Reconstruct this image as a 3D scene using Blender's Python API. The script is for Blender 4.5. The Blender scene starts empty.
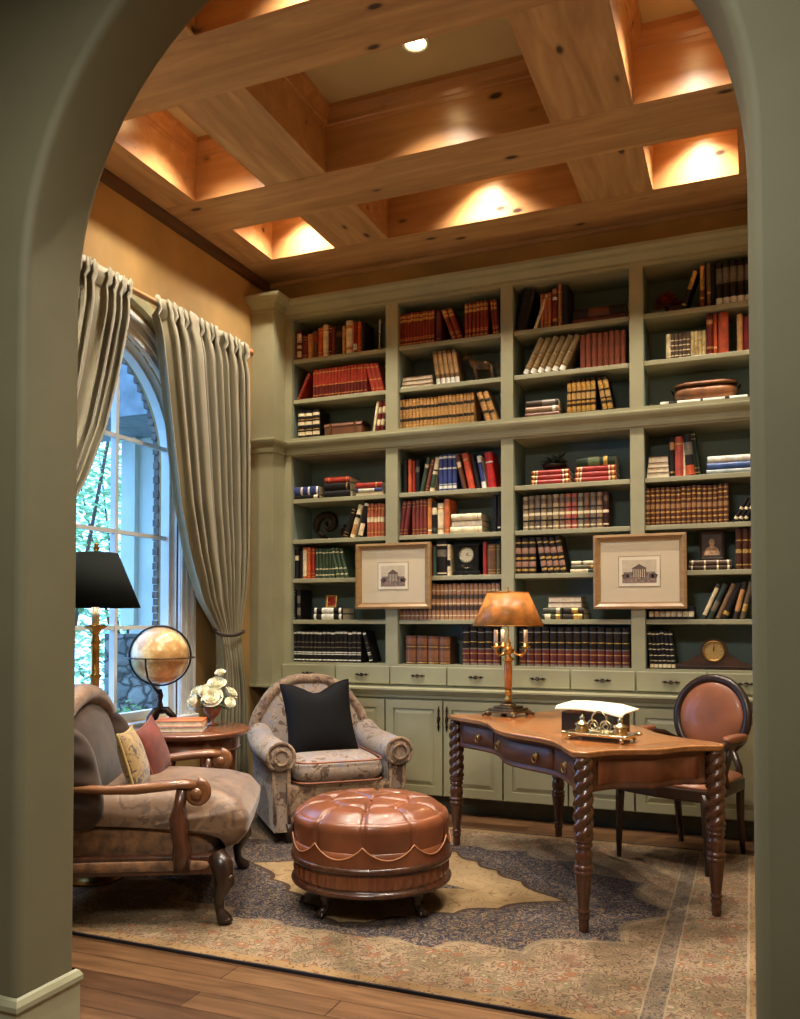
CAN_W, LAMP_W, FLAMP_W, FOYER_FILL_W, SKY_W, EXPO, CAN_C = 190, 4.5, 7, 110, 6.0, .05, (1, .88, .72)
import bpy, math, random
from mathutils import Vector, Matrix
PI = math.pi
random.seed(7)
SC = bpy.context.scene
COL = SC.collection

# ------------------------------------------------------------------ mesh builder
class MB:
    def __init__(s):
        s.v = []; s.f = []; s.m = []; s.s = []
    def add(s, vs, fs, mi=0, M=None, sm=False):
        b = len(s.v)
        for p in vs:
            p = Vector(p)
            s.v.append(M @ p if M is not None else p)
        for i, f in enumerate(fs):
            s.f.append([b + k for k in f])
            s.m.append(mi[i] if isinstance(mi, (list, tuple)) else mi)
            s.s.append(sm)
        return s
    def box(s, x0, x1, y0, y1, z0, z1, mi=0, M=None):
        vs = [(x, y, z) for x in (x0, x1) for y in (y0, y1) for z in (z0, z1)]
        fs = [(0,1,3,2), (4,6,7,5), (0,4,5,1), (2,3,7,6), (0,2,6,4), (1,5,7,3)]
        return s.add(vs, fs, mi, M)
    def lathe(s, prof, n=24, mi=0, M=None, sm=True, caps=True):
        vs = []; fs = []
        for r, z in prof:
            for i in range(n):
                a = 2*PI*i/n
                vs.append((r*math.cos(a), r*math.sin(a), z))
        for k in range(len(prof)-1):
            for i in range(n):
                j = (i+1) % n
                fs.append((k*n+i, k*n+j, (k+1)*n+j, (k+1)*n+i))
        s.add(vs, fs, mi, M, sm)
        if caps:
            for k, r in ((0, 0), (len(prof)-1, 1)):
                if prof[k][0] > 1e-4:
                    ring = [vs[k*n+i] for i in range(n)]
                    s.add(ring, [tuple(range(n))[::-1] if r == 0 else tuple(range(n))], mi, M, False)
        return s
    def tube(s, pts, rad, n=10, mi=0, M=None, sm=True, closed=False, flat=1.0):
        pts = [Vector(p) for p in pts]
        N = len(pts)
        if not isinstance(rad, (list, tuple)): rad = [rad]*N
        vs = []; fs = []
        prev = None
        for i, p in enumerate(pts):
            if closed: t = pts[(i+1) % N] - pts[i-1]
            else: t = pts[min(i+1, N-1)] - pts[max(i-1, 0)]
            if t.length < 1e-9: t = Vector((0,0,1))
            t.normalize()
            if prev is None:
                up = Vector((0,0,1)) if abs(t.z) < .9 else Vector((1,0,0))
                a = t.cross(up).normalized()
            else:
                a = (prev - t*prev.dot(t)).normalized()
            prev = a
            b = t.cross(a)
            for k in range(n):
                w = 2*PI*k/n
                vs.append(p + a*(rad[i]*math.cos(w)) + b*(rad[i]*flat*math.sin(w)))
        R = N if closed else N-1
        for i in range(R):
            for k in range(n):
                l = (k+1) % n; j = (i+1) % N
                fs.append((i*n+k, i*n+l, j*n+l, j*n+k))
        s.add(vs, fs, mi, M, sm)
        if not closed:
            s.add(vs[:n], [tuple(range(n))[::-1]], mi, M, sm)
            s.add(vs[-n:], [tuple(range(n))], mi, M, sm)
        return s
    def prism(s, poly, z0, z1, mi=0, M=None, sm=False):
        n = len(poly)
        vs = [(x, y, z0) for x, y in poly] + [(x, y, z1) for x, y in poly]
        s.add(vs, [tuple(range(n))[::-1], tuple(range(n, 2*n))], mi, M, False)
        s.add(vs, [(i, (i+1) % n, n+(i+1) % n, n+i) for i in range(n)], mi, M, sm)
        return s
    def sweep(s, prof, path, closed=False, mi=0, M=None, sm=False):
        """moulding: prof = [(out, z)], path = [(x, y)] ; 'out' goes to the right hand side of the path"""
        P = [Vector(p) for p in path]; N = len(P)
        nor = []
        for i in range(N):
            def en(a, b):
                d = (P[b] - P[a]).normalized(); return Vector((d.y, -d.x))
            if closed: n1 = en(i-1, i); n2 = en(i, (i+1) % N)
            else:
                n1 = en(max(i-1, 0), max(i, 1)); n2 = en(min(i, N-2), min(i+1, N-1))
            m = (n1 + n2)
            m = m / max(1e-6, (1 + n1.dot(n2)))
            nor.append(m)
        K = len(prof); vs = []; fs = []
        for i in range(N):
            for o, z in prof:
                q = P[i] + nor[i]*o
                vs.append((q.x, q.y, z))
        for i in range(N if closed else N-1):
            j = (i+1) % N
            for k in range(K-1):
                fs.append((i*K+k, j*K+k, j*K+k+1, i*K+k+1))
        s.add(vs, fs, mi, M, sm)
        if not closed:
            s.add(vs[:K], [tuple(range(K))], mi, M); s.add(vs[-K:], [tuple(range(K))[::-1]], mi, M)
        return s
    def grid(s, fn, nu, nv, mi=0, M=None, sm=True, cu=False, cv=False):
        vs = []; fs = []
        for j in range(nv + (0 if cv else 1)):
            for i in range(nu + (0 if cu else 1)):
                vs.append(fn(i/nu, j/nv))
        W = nu if cu else nu+1; Hh = nv if cv else nv+1
        for j in range(nv):
            for i in range(nu):
                fs.append((j*W+i, j*W+(i+1) % W, ((j+1) % Hh)*W+(i+1) % W, ((j+1) % Hh)*W+i))
        return s.add(vs, fs, mi, M, sm)
    def soft(s, c, sz, e1=.35, e2=.35, nu=28, nv=16, mi=0, M=None):
        """superellipsoid cushion"""
        def sp(a, e): return math.copysign(abs(a)**e, a)
        def fn(u, v):
            th = 2*PI*u; ph = -PI/2 + PI*v
            return (c[0] + sz[0]*sp(math.cos(ph), e1)*sp(math.cos(th), e2),
                    c[1] + sz[1]*sp(math.cos(ph), e1)*sp(math.sin(th), e2),
                    c[2] + sz[2]*sp(math.sin(ph), e1))
        return s.grid(fn, nu, nv, mi, M, cu=True)
    def ball(s, c, r, nu=16, nv=10, mi=0, M=None):
        if not isinstance(r, (tuple, list)): r = (r, r, r)
        return s.soft(c, r, 1, 1, nu, nv, mi, M)
    def puff(s, out, T, ex=2.5, K=7, mi=0, M=None, T2=None, cen=None):
        """inflate a star-shaped outline [(x, y)] to +-T in z"""
        n = len(out)
        if T2 is None: T2 = T
        cx = cen[0] if cen else sum(p[0] for p in out)/n
        cy = cen[1] if cen else sum(p[1] for p in out)/n
        rows = []
        for side, TT in ((1, T), (-1, T2)):
            seq = [math.sin(PI/2*k/K) for k in range(K+1)]
            seq = seq if side == 1 else seq[::-1][1:]
            for q in seq:
                z = side*TT*(max(0, 1-q**ex))**(1/2.)
                rows.append([(cx+(x-cx)*q, cy+(y-cy)*q, z) for x, y in out])
        vs = [p for r in rows for p in r]
        fs = []
        for k in range(len(rows)-1):
            for i in range(n):
                j = (i+1) % n
                fs.append((k*n+j, k*n+i, (k+1)*n+i, (k+1)*n+j))
        return s.add(vs, fs, mi, M, True)

ROOT_OF = {}
def obj(name, mb, mats, parent=None, loc=(0,0,0), rot=(0,0,0), bevel=0, seg=2, subsurf=0, M=None, solid=0):
    if not isinstance(mats, (list, tuple)): mats = [mats]
    me = bpy.data.meshes.new(name)
    me.from_pydata([tuple(v) for v in mb.v], [], mb.f)
    for m in mats: me.materials.append(m)
    me.polygons.foreach_set('material_index', mb.m)
    me.polygons.foreach_set('use_smooth', mb.s)
    me.update()
    import bmesh
    bm = bmesh.new(); bm.from_mesh(me)
    bmesh.ops.remove_doubles(bm, verts=bm.verts, dist=1e-5)
    bmesh.ops.recalc_face_normals(bm, faces=bm.faces)
    bm.to_mesh(me); bm.free()
    o = bpy.data.objects.new(name, me); COL.objects.link(o)
    if M is not None: o.matrix_local = M
    else: o.location = loc; o.rotation_euler = rot
    if parent: o.parent = parent
    if bevel:
        b = o.modifiers.new('bevel', 'BEVEL'); b.width = bevel; b.segments = seg; b.limit_method = 'ANGLE'; b.angle_limit = .6
        b.harden_normals = False
    if subsurf:
        b = o.modifiers.new('sub', 'SUBSURF'); b.levels = subsurf; b.render_levels = subsurf
    if solid:
        b = o.modifiers.new('sol', 'SOLIDIFY'); b.thickness = solid
    return o
def thing(name, label, cat, loc=(0,0,0), rotz=0, group=None, rot=None):
    o = bpy.data.objects.new(name, None); COL.objects.link(o)
    o.empty_display_size = .1
    o.location = loc; o.rotation_euler = rot if rot else (0, 0, rotz)
    return tag(o, label, cat, group)
def tag(o, label, cat, group=None):
    o['label'] = label; o['category'] = cat
    if group: o['group'] = group
    return o
def struct(name, mb, m, **k):
    o = obj(name, mb, m, **k)
    if not k.get('parent'): o['kind'] = 'structure'
    return o
def T(x=0, y=0, z=0): return Matrix.Translation((x, y, z))
def RX(a): return Matrix.Rotation(a, 4, 'X')
def RY(a): return Matrix.Rotation(a, 4, 'Y')
def RZ(a): return Matrix.Rotation(a, 4, 'Z')
def lerp(a, b, t): return a + (b-a)*t
def table(tab, x):
    tab = sorted(tab)
    if x <= tab[0][0]: return tab[0][1]
    for (a, b), (c_, d) in zip(tab, tab[1:]):
        if x <= c_: return lerp(b, d, (x-a)/(c_-a))
    return tab[-1][1]

# ------------------------------------------------------------------ materials
def lin(c):
    out = []
    for v in c[:3]:
        v /= 255.
        out.append(v/12.92 if v <= .04045 else ((v+.055)/1.055)**2.4)
    return tuple(out) + (1,)
def sc(c, k): return tuple(max(0, min(255, v*k)) for v in c)
MATS = {}
def newmat(name):
    m = bpy.data.materials.new(name); m.use_nodes = True
    nt = m.node_tree; b = nt.nodes['Principled BSDF']
    return m, nt, b
def N(nt, t, **k):
    n = nt.nodes.new(t)
    for a, v in k.items():
        if a == 'inp':
            for i, w in v.items(): n.inputs[i].default_value = w
        else: setattr(n, a, v)
    return n
def ramp(nt, stops, interp='LINEAR'):
    r = nt.nodes.new('ShaderNodeValToRGB'); r.color_ramp.interpolation = interp
    e = r.color_ramp.elements
    while len(e) < len(stops): e.new(.5)
    for i, (p, c) in enumerate(stops):
        e[i].position = p; e[i].color = lin(c) if len(c) == 3 else c
    return r
def coords(nt, scale=(1,1,1), rot=(0,0,0), loc=(0,0,0)):
    tc = nt.nodes.new('ShaderNodeTexCoord'); mp = nt.nodes.new('ShaderNodeMapping')
    mp.inputs['Scale'].default_value = scale; mp.inputs['Rotation'].default_value = rot; mp.inputs['Location'].default_value = loc
    nt.links.new(tc.outputs['Object'], mp.inputs[0])
    return mp.outputs[0]
def bumpit(nt, b, fac, strength, dist=.01):
    bp = N(nt, 'ShaderNodeBump', inp={'Strength': strength, 'Distance': dist})
    nt.links.new(fac, bp.inputs['Height']); nt.links.new(bp.outputs[0], b.inputs['Normal'])
def pmat(name, c, rough=.5, metal=0, ns=8, na=.12, bump=0, bs=None, coat=0, spec=.5, sheen=0):
    """plain procedural material with a soft noise in its colour"""
    if name in MATS: return MATS[name]
    m, nt, b = newmat(name)
    co = coords(nt)
    no = N(nt, 'ShaderNodeTexNoise', inp={'Scale': ns, 'Detail': 4})
    nt.links.new(co, no.inputs['Vector'])
    r = ramp(nt, [(.3, sc(c, 1-na)), (.7, sc(c, 1+na))])
    nt.links.new(no.outputs['Fac'], r.inputs[0]); nt.links.new(r.outputs[0], b.inputs['Base Color'])
    b.inputs['Roughness'].default_value = rough; b.inputs['Metallic'].default_value = metal
    b.inputs['Coat Weight'].default_value = coat
    b.inputs['Specular IOR Level'].default_value = spec
    if sheen: b.inputs['Sheen Weight'].default_value = sheen
    if bump:
        n2 = N(nt, 'ShaderNodeTexNoise', inp={'Scale': bs or ns*6, 'Detail': 3})
        nt.links.new(co, n2.inputs['Vector']); bumpit(nt, b, n2.outputs['Fac'], bump, .004)
    MATS[name] = m
    return m
def wood(name, c1, c2, axis='X', rough=.35, sc_=1.0, knots=0, coat=.2, knotc=(60,30,14), boards=0, bump=.05):
    if name in MATS: return MATS[name]
    m, nt, b = newmat(name)
    k = {'X': (1, 9, 9), 'Y': (9, 1, 9), 'Z': (9, 9, 1)}[axis]
    co = coords(nt, tuple(v*sc_ for v in k))
    n1 = N(nt, 'ShaderNodeTexNoise', inp={'Scale': 1.6, 'Detail': 6, 'Roughness': .6, 'Distortion': .6})
    nt.links.new(co, n1.inputs['Vector'])
    mid = tuple((a+d)/2 for a, d in zip(c1, c2))
    r = ramp(nt, [(.28, c1), (.5, mid), (.72, c2)])
    nt.links.new(n1.outputs['Fac'], r.inputs[0])
    out = r.outputs[0]
    if knots:
        kk = {'X': (.55, 1.2, 1.2), 'Y': (1.2, .55, 1.2), 'Z': (1.2, 1.2, .55)}[axis]
        c3 = coords(nt, tuple(v*knots for v in kk))
        n3 = N(nt, 'ShaderNodeTexNoise', inp={'Scale': 3., 'Detail': 2})
        nt.links.new(c3, n3.inputs['Vector'])
        mx = N(nt, 'ShaderNodeMix', data_type='VECTOR', inp={0: .06})
        nt.links.new(c3, mx.inputs[4]); nt.links.new(n3.outputs['Color'], mx.inputs[5])
        vo = N(nt, 'ShaderNodeTexVoronoi', inp={'Scale': 1.0})
        nt.links.new(mx.outputs[1], vo.inputs['Vector'])
        kr = ramp(nt, [(.07, (255,255,255)), (.11, (150,150,150)), (.16, (40,40,40)), (.30, (0,0,0))])
        nt.links.new(vo.outputs['Distance'], kr.inputs[0])
        mc = N(nt, 'ShaderNodeMix', data_type='RGBA')
        nt.links.new(kr.outputs[0], mc.inputs[0]); nt.links.new(out, mc.inputs[6]); mc.inputs[7].default_value = lin(knotc)
        out = mc.outputs[2]
    nt.links.new(out, b.inputs['Base Color'])
    b.inputs['Roughness'].default_value = rough; b.inputs['Coat Weight'].default_value = coat
    b.inputs['Coat Roughness'].default_value = .25
    if bump: bumpit(nt, b, n1.outputs['Fac'], bump, .003)
    MATS[name] = m
    return m
def emis(name, c, st):
    if name in MATS: return MATS[name]
    m, nt, b = newmat(name)
    b.inputs['Base Color'].default_value = lin(c); b.inputs['Emission Color'].default_value = lin(c); b.inputs['Emission Strength'].default_value = st
    MATS[name] = m; return m

SAGE = pmat('sage_paint', (157, 154, 122), .45, ns=3, na=.05)
SAGE_SHADE = pmat('sage_paint_shaded', (116, 132, 124), .6, ns=3, na=.06)  # darker sage with the shade inside the bays put into its colour
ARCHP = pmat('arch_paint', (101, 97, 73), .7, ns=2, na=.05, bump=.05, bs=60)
OCHRE = pmat('ochre_glaze', (164, 132, 80), .75, ns=2.5, na=.1, bump=.04, bs=30)
CEILP = pmat('ceiling_plaster', (190, 172, 128), .8, ns=2, na=.04)
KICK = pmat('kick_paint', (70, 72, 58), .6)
PINE_X = wood('pine_long', (160, 120, 80), (208, 168, 120), 'X', .45, .9, knots=5.2, coat=.1)
PINE_Y = wood('pine_cross', (160, 120, 80), (208, 168, 120), 'Y', .45, .9, knots=5.2, coat=.1)
PINE_GLOW = wood('pine_coffer_glow', (170, 118, 70), (204, 152, 100), 'X', .3, .8, knots=5.4, coat=.2)  # warmer pine with the glow of the coffer lamps in its colour
DKTRIM = wood('walnut_trim', (70, 42, 24), (104, 66, 38), 'Y', .4)
MAHOG = wood('mahogany', (52, 28, 18), (88, 50, 32), 'Z', .26, 1.5, coat=.5)
MAHOGX = wood('mahogany_flat', (66, 36, 22), (106, 62, 38), 'X', .5, 1.5, coat=0)
DESKTOP = wood('desk_top_wood', (134, 86, 50), (180, 124, 76), 'X', .22, 1.2, coat=.7)
DARKW = wood('dark_walnut', (28, 17, 12), (52, 31, 20), 'Z', .32, 1.5, coat=.3)
ARMW_LIT = wood('walnut_arm_lit', (96, 58, 34), (140, 92, 56), 'X', .25, 1.5, coat=.6)  # lighter walnut, window light on the arm tops put into the colour
TABW = wood('cherry_table', (98, 56, 36), (138, 84, 56), 'X', .18, 1.2, coat=.7)
LEATH = pmat('cognac_leather', (116, 66, 42), .3, ns=5, na=.18, bump=.12, bs=160, coat=.25)
LEATH2 = pmat('brown_leather', (136, 84, 58), .38, ns=5, na=.14, bump=.1, bs=160, coat=.2)
WELT = pmat('leather_welt', (170, 112, 74), .4)
BRASS = pmat('aged_brass', (190, 150, 84), .28, 1, ns=20, na=.12)
BRASSD = pmat('antique_brass', (128, 96, 52), .35, 1, ns=20, na=.2)
SILVER = pmat('worn_silver', (200, 186, 150), .25, 1, ns=20, na=.12)
BRONZE = pmat('dark_bronze', (52, 42, 34), .4, .8, ns=20, na=.2)
IRON = pmat('black_iron', (28, 24, 22), .45, .6)
BLACK = pmat('black_silk', (12, 11, 13), .8, ns=10, na=.2, spec=.2)
VELV = pmat('brown_velvet', (52, 36, 25), .85, ns=12, na=.3, bump=.2, bs=40, sheen=.15)
# ------------------------------------------------------------------ room shell
ZC, ZT = 3.965, 4.335
XL, XR = -3.5, .38
YF, YN = 2.28, 2.03
def planks():
    m, nt, b = newmat('oak_planks')
    co = coords(nt)
    br = N(nt, 'ShaderNodeTexBrick', offset=.37, inp={'Scale': 1, 'Mortar Size': .003, 'Brick Width': 1.35, 'Row Height': .125, 'Bias': 0, 'Mortar Smooth': .4})
    br.inputs['Color1'].default_value = lin((134, 98, 66)); br.inputs['Color2'].default_value = lin((90, 62, 42)); br.inputs['Mortar'].default_value = lin((58, 32, 18))
    nt.links.new(co, br.inputs['Vector'])
    c2 = coords(nt, (1.2, 14, 1))
    n1 = N(nt, 'ShaderNodeTexNoise', inp={'Scale': 2.2, 'Detail': 7, 'Roughness': .65, 'Distortion': .5}); nt.links.new(c2, n1.inputs['Vector'])
    r = ramp(nt, [(.25, (120,120,120)), (.75, (255,255,255))]); nt.links.new(n1.outputs['Fac'], r.inputs[0])
    mx = N(nt, 'ShaderNodeMix', data_type='RGBA', blend_type='MULTIPLY', inp={0: .85})
    nt.links.new(br.outputs['Color'], mx.inputs[6]); nt.links.new(r.outputs[0], mx.inputs[7]); nt.links.new(mx.outputs[2], b.inputs['Base Color'])
    b.inputs['Roughness'].default_value = .3; b.inputs['Coat Weight'].default_value = .2
    bumpit(nt, b, n1.outputs['Fac'], .12, .003)
    return m
m = MB(); m.box(-4.5, 3, -2.2, YF, -.1, 0); m.box(-3.75, .6, YF, 6.3, -.1, 0)
struct('floor', m, planks())

# left wall with its arched window
WY, WR, WZ, WS = 3.95, .74, 2.36, .72
m = MB()
XO = -3.66
m.box(XO, XL, YN, WY-WR, 0, 4.45); m.box(XO, XL, WY+WR, 6.3, 0, 4.45); m.box(XO, XL, WY-WR, WY+WR, 0, WS)
n = 24
for i in range(n):
    a0 = PI - PI*i/n; a1 = PI - PI*(i+1)/n
    y0, z0 = WY+WR*math.cos(a0), WZ+WR*math.sin(a0); y1, z1 = WY+WR*math.cos(a1), WZ+WR*math.sin(a1)
    vs = [(x, y, z) for x in (XO, XL) for y, z in ((y0, z0), (y1, z1), (y1, 4.45), (y0, 4.45))]
    m.add(vs, [(0,1,2,3), (7,6,5,4), (0,4,5,1), (3,2,6,7)])
struct('wall_left', m, OCHRE)
m = MB(); m.box(XL, XR, 5.785, 6.3, 3.74, 4.45); m.box(XL, .6, 6.10, 6.3, 0, 3.74)
struct('wall_back', m, OCHRE)
m = MB(); m.box(XR, .6, YF, 6.1, 0, 4.45)
struct('wall_right', m, OCHRE)
m = MB(); m.box(-3.76, .6, YF, 6.3, ZT, 4.45)
struct('ceiling', m, CEILP)

# arch wall with bullnose edges
AX, AR, AZ, BR = -1.052, 1.052, 2.405, .03
prof = []
path = [(-2*AR, 0.0), (-2*AR, .6), (-2*AR, 1.2), (-2*AR, 1.8)]
path = [(AX-AR, z) for z in (0, .8, 1.6, 2.2)]
path += [(AX+AR*math.cos(PI-PI*i/40), AZ+AR*math.sin(PI-PI*i/40)) for i in range(41)]
path += [(AX+AR, z) for z in (2.2, 1.6, .8, 0)]
sec = [(BR, YF)] + [(BR-BR*math.sin(PI/2*k/5), YF-BR+BR*math.cos(PI/2*k/5)) for k in range(1, 6)] + \
      [(BR-BR*math.cos(PI/2*k/5), YN+BR-BR*math.sin(PI/2*k/5)) for k in range(6)]
m = MB()
def arch_pt(i, o):
    x, z = path[i]
    if z >= AZ - 1e-6:
        d = Vector((x-AX, z-AZ)); d.normalize(); return x+d.x*o, z+d.y*o
    return (x-o, z) if x < AX else (x+o, z)
NP = len(path)
vs = []
for i in range(NP):
    for o, y in sec:
        px_, pz_ = arch_pt(i, o); vs.append((px_, y, pz_))
K = len(sec)
m.add(vs, [(i*K+k, (i+1)*K+k, (i+1)*K+k+1, i*K+k+1) for i in range(NP-1) for k in range(K-1)], 0, None, True)
for y in (YN, YF):
    xa, xb = AX-AR-BR, AX+AR+BR
    m.add([(-4.5, y, 0), (xa, y, 0), (xa, y, AZ), (-4.5, y, AZ)], [(0,1,2,3)])
    m.add([(xb, y, 0), (3, y, 0), (3, y, AZ), (xb, y, AZ)], [(0,1,2,3)])
    m.add([(-4.5, y, AZ), (xa, y, AZ), (xa, y, 4.45), (-4.5, y, 4.45)], [(0,1,2,3)])
    m.add([(xb, y, AZ), (3, y, AZ), (3, y, 4.45), (xb, y, 4.45)], [(0,1,2,3)])
    for i in range(40):
        p = [arch_pt(4+i, BR), arch_pt(5+i, BR)]
        m.add([(p[0][0], y, p[0][1]), (p[1][0], y, p[1][1]), (p[1][0], y, 4.45), (p[0][0], y, 4.45)], [(0,1,2,3)])
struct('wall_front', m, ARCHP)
# foyer the photograph is taken from
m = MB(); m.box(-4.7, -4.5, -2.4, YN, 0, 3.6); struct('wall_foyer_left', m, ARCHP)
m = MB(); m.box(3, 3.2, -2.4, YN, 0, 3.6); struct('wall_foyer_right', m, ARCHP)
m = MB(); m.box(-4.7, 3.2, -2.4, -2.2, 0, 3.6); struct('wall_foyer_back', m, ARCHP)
m = MB(); m.box(-4.7, 3.2, -2.4, YN, 3.6, 3.7); struct('ceiling_foyer', m, CEILP)

# baseboards round the arch jambs
bp = [(0, 0), (.010, 0), (.010, .125), (.017, .135), (.017, .15), (.008, .166), (0, .172)]
BASEP = pmat('base_paint', (150, 148, 120), .4, na=.03)
m = MB(); m.sweep(bp[::-1], [(-4.48, YN), (AX-AR, YN), (AX-AR, YF), (XL, YF)]); struct('baseboard_left', m, BASEP)
m = MB(); m.sweep(bp[::-1], [(XR, YF), (AX+AR+.028, YF), (AX+AR+.028, YN), (2.98, YN)]); struct('baseboard_right', m, BASEP)

# coffered pine beams
TI = [0]
def trim(mb, mat, **k):
    TI[0] += 1
    return struct('trim_%d' % TI[0], mb, mat, **k)
XB = [(XL, -3.21), (-2.69, -2.295), (-.955, -.54), (-.04, XR)]
YB = [(5.38, 5.785), (4.45, 4.855), (3.17, 3.57), (YF, 2.65)]
for a, b_ in YB:
    m = MB(); m.box(XL, XR, a, b_, ZC, ZT); trim(m, PINE_X)
for (a, b_) in XB:
    for (c0, c1) in ((YB[1][1], YB[0][0]), (YB[2][1], YB[1][0]), (YB[3][1], YB[2][0])):
        m = MB(); m.box(a, b_, c0, c1, ZC+.002, ZT); trim(m, PINE_Y)
crown = [(.0, ZT-.125), (.008, ZT-.12), (.012, ZT-.10), (.022, ZT-.095), (.026, ZT-.07), (.05, ZT-.03), (.056, ZT-.028), (.06, ZT)]
COFF = []
for (xa, xb) in ((-3.21, -2.69), (-2.295, -.955), (-.54, -.04)):
    for (ya, yb) in ((4.855, 5.38), (3.57, 4.45), (2.65, 3.17)):
        m = MB(); m.sweep(crown, [(xa, ya), (xa, yb), (xb, yb), (xb, ya)], closed=True)
        trim(m, PINE_GLOW)
        m = MB()   # thin liner boards, their warmer tone paints the lamp glow inside each coffer
        t = .006
        m.box(xa, xa+t, ya, yb, ZC, ZT-.12); m.box(xb-t, xb, ya, yb, ZC, ZT-.12)
        m.box(xa+t, xb-t, yb-t, yb, ZC, ZT-.12); m.box(xa+t, xb-t, ya, ya+t, ZC, ZT-.12)
        trim(m, PINE_GLOW)
        COFF.append(((xa+xb)/2+.04, (ya+yb)/2+.08))
m = MB(); m.sweep([(0, ZC-.06), (.03, ZC-.05), (.045, ZC-.012), (.05, ZC)], [(XL, YF), (XL, 5.785)]); trim(m, DKTRIM)
m = MB(); m.sweep([(0, ZC-.03), (.014, ZC-.026), (.02, ZC)], [(XL, 5.785), (XR, 5.785)]); trim(m, PINE_X)

# recessed lights
LENS = emis('lamp_lens', (255, 214, 150), 22)
for i, (x, y) in enumerate(COFF):
    col = ('left', 'middle', 'right')[i//3]; row = ('back', 'central', 'front')[i % 3]
    t = thing('recessed_light', 'lit recessed ceiling light inside the %s coffer of the %s row' % (col if col != 'middle' else 'wide middle', row), 'ceiling light', (x, y, ZT), 0, 'recessed lights in the ceiling coffers')
    m = MB(); m.lathe([(.052, -.004), (.052, 0), (.075, 0), (.075, -.006), (.060, -.012), (.052, -.004)], 28, caps=False); obj('trim_ring', m, pmat('white_ring', (232, 226, 210), .4), t)
    m = MB(); m.lathe([(.0, -.0035), (.052, -.0035), (.052, -.001), (0, -.001)], 24); obj('lens', m, LENS, t)
    L = bpy.data.lights.new('can', 'SPOT'); L.energy = CAN_W*(1.6 if i % 3 == 2 else 1); L.color = CAN_C
    L.spot_size = math.radians(112); L.spot_blend = 1; L.shadow_soft_size = .04
    lo = bpy.data.objects.new('can_light', L); COL.objects.link(lo); lo.location = (0, 0, -.02); lo.parent = t

# window: casing, sash, glazing bars, glass, sill
WHITE = pmat('window_white', (214, 218, 216), .35, na=.02)
GREYJ = pmat('casing_grey', (172, 176, 166), .4, na=.02)
def archpath(r, n=28, zb=WS):
    return [(WY+r, zb)] + [(WY+r*math.cos(PI*i/n), WZ+r*math.sin(PI*i/n)) for i in range(n+1)] + [(WY-r, zb)]
def ring(mb, r0, r1, x0, x1, zb=WS, mi=0):
    a = archpath(r0, zb=zb); b_ = archpath(r1, zb=zb); k = len(a)
    vs = [(x, p[0], p[1]) for x in (x0, x1) for q in (a, b_) for p in q]
    fs = []
    for i in range(k-1):
        fs += [(i, i+1, k+i+1, k+i), (2*k+i, 3*k+i, 3*k+i+1, 2*k+i+1), (i, 2*k+i, 2*k+i+1, i+1), (k+i, k+i+1, 3*k+i+1, 3*k+i)]
    fs += [(0, k, 3*k, 2*k), (k-1, 3*k-1, 4*k-1, 2*k-1)]
    return mb.add(vs, fs, mi)
m = MB()
ring(m, .70, .74, -3.61, -3.555); ring(m, .70, .71, -3.555, -3.545)
m.box(-3.61, -3.555, WY-.74, WY+.74, WS, WS+.05)
win = struct('window_1', m, WHITE)
m = MB()
for y in (WY-.215, WY+.215):
    m.box(-3.60, -3.56, y-.013, y+.013, WS, WZ+math.sqrt(.70**2-.215**2))
for z in (1.295, 1.88, 2.465):
    hw = .70 if z < WZ else math.sqrt(.70**2-(z-WZ)**2)
    m.box(-3.595, -3.565, WY-hw, WY+hw, z-.012, z+.012)
obj('glazing_bars', m, WHITE, win)
GL = bpy.data.materials.new('window_glass'); GL.use_nodes = True; nt = GL.node_tree; nt.nodes.clear()
o_ = nt.nodes.new('ShaderNodeOutputMaterial'); g_ = N(nt, 'ShaderNodeBsdfGlossy', inp={'Roughness': .02}); t_ = nt.nodes.new('ShaderNodeBsdfTransparent'); f_ = N(nt, 'ShaderNodeValue'); f_.outputs[0].default_value = .06; mx = nt.nodes.new('ShaderNodeMixShader')
nt.links.new(f_.outputs[0], mx.inputs[0]); nt.links.new(t_.outputs[0], mx.inputs[1]); nt.links.new(g_.outputs[0], mx.inputs[2]); nt.links.new(mx.outputs[0], o_.inputs[0])
m = MB(); a = archpath(.705); m.add([(-3.58, p[0], p[1]) for p in a], [tuple(range(len(a)))]); obj('glass_pane', m, GL, win)
m = MB(); ring(m, .74, .82, XL-.02, XL+.018); ring(m, .745, .762, XL, XL+.028); ring(m, .80, .8235, XL-.003, XL+.03); ring(m, .8225, .88, XL-.01, XL+.012); ring(m, .865, .892, XL-.005, XL+.034)
ring(m, .733, .741, -3.556, XL-.01)
trim(m, WHITE)
m = MB(); ring(m, .95, 1.02, XL, XL+.05, 2.3); trim(m, pmat('hood_paint', (150, 146, 112), .5))
m = MB(); m.box(-3.56, XL+.06, WY-.90, WY+.90, WS-.035, WS-.001); m.box(XL, XL+.025, WY-.88, WY+.88, WS-.12, WS-.035); trim(m, WHITE, bevel=.006)
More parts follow.
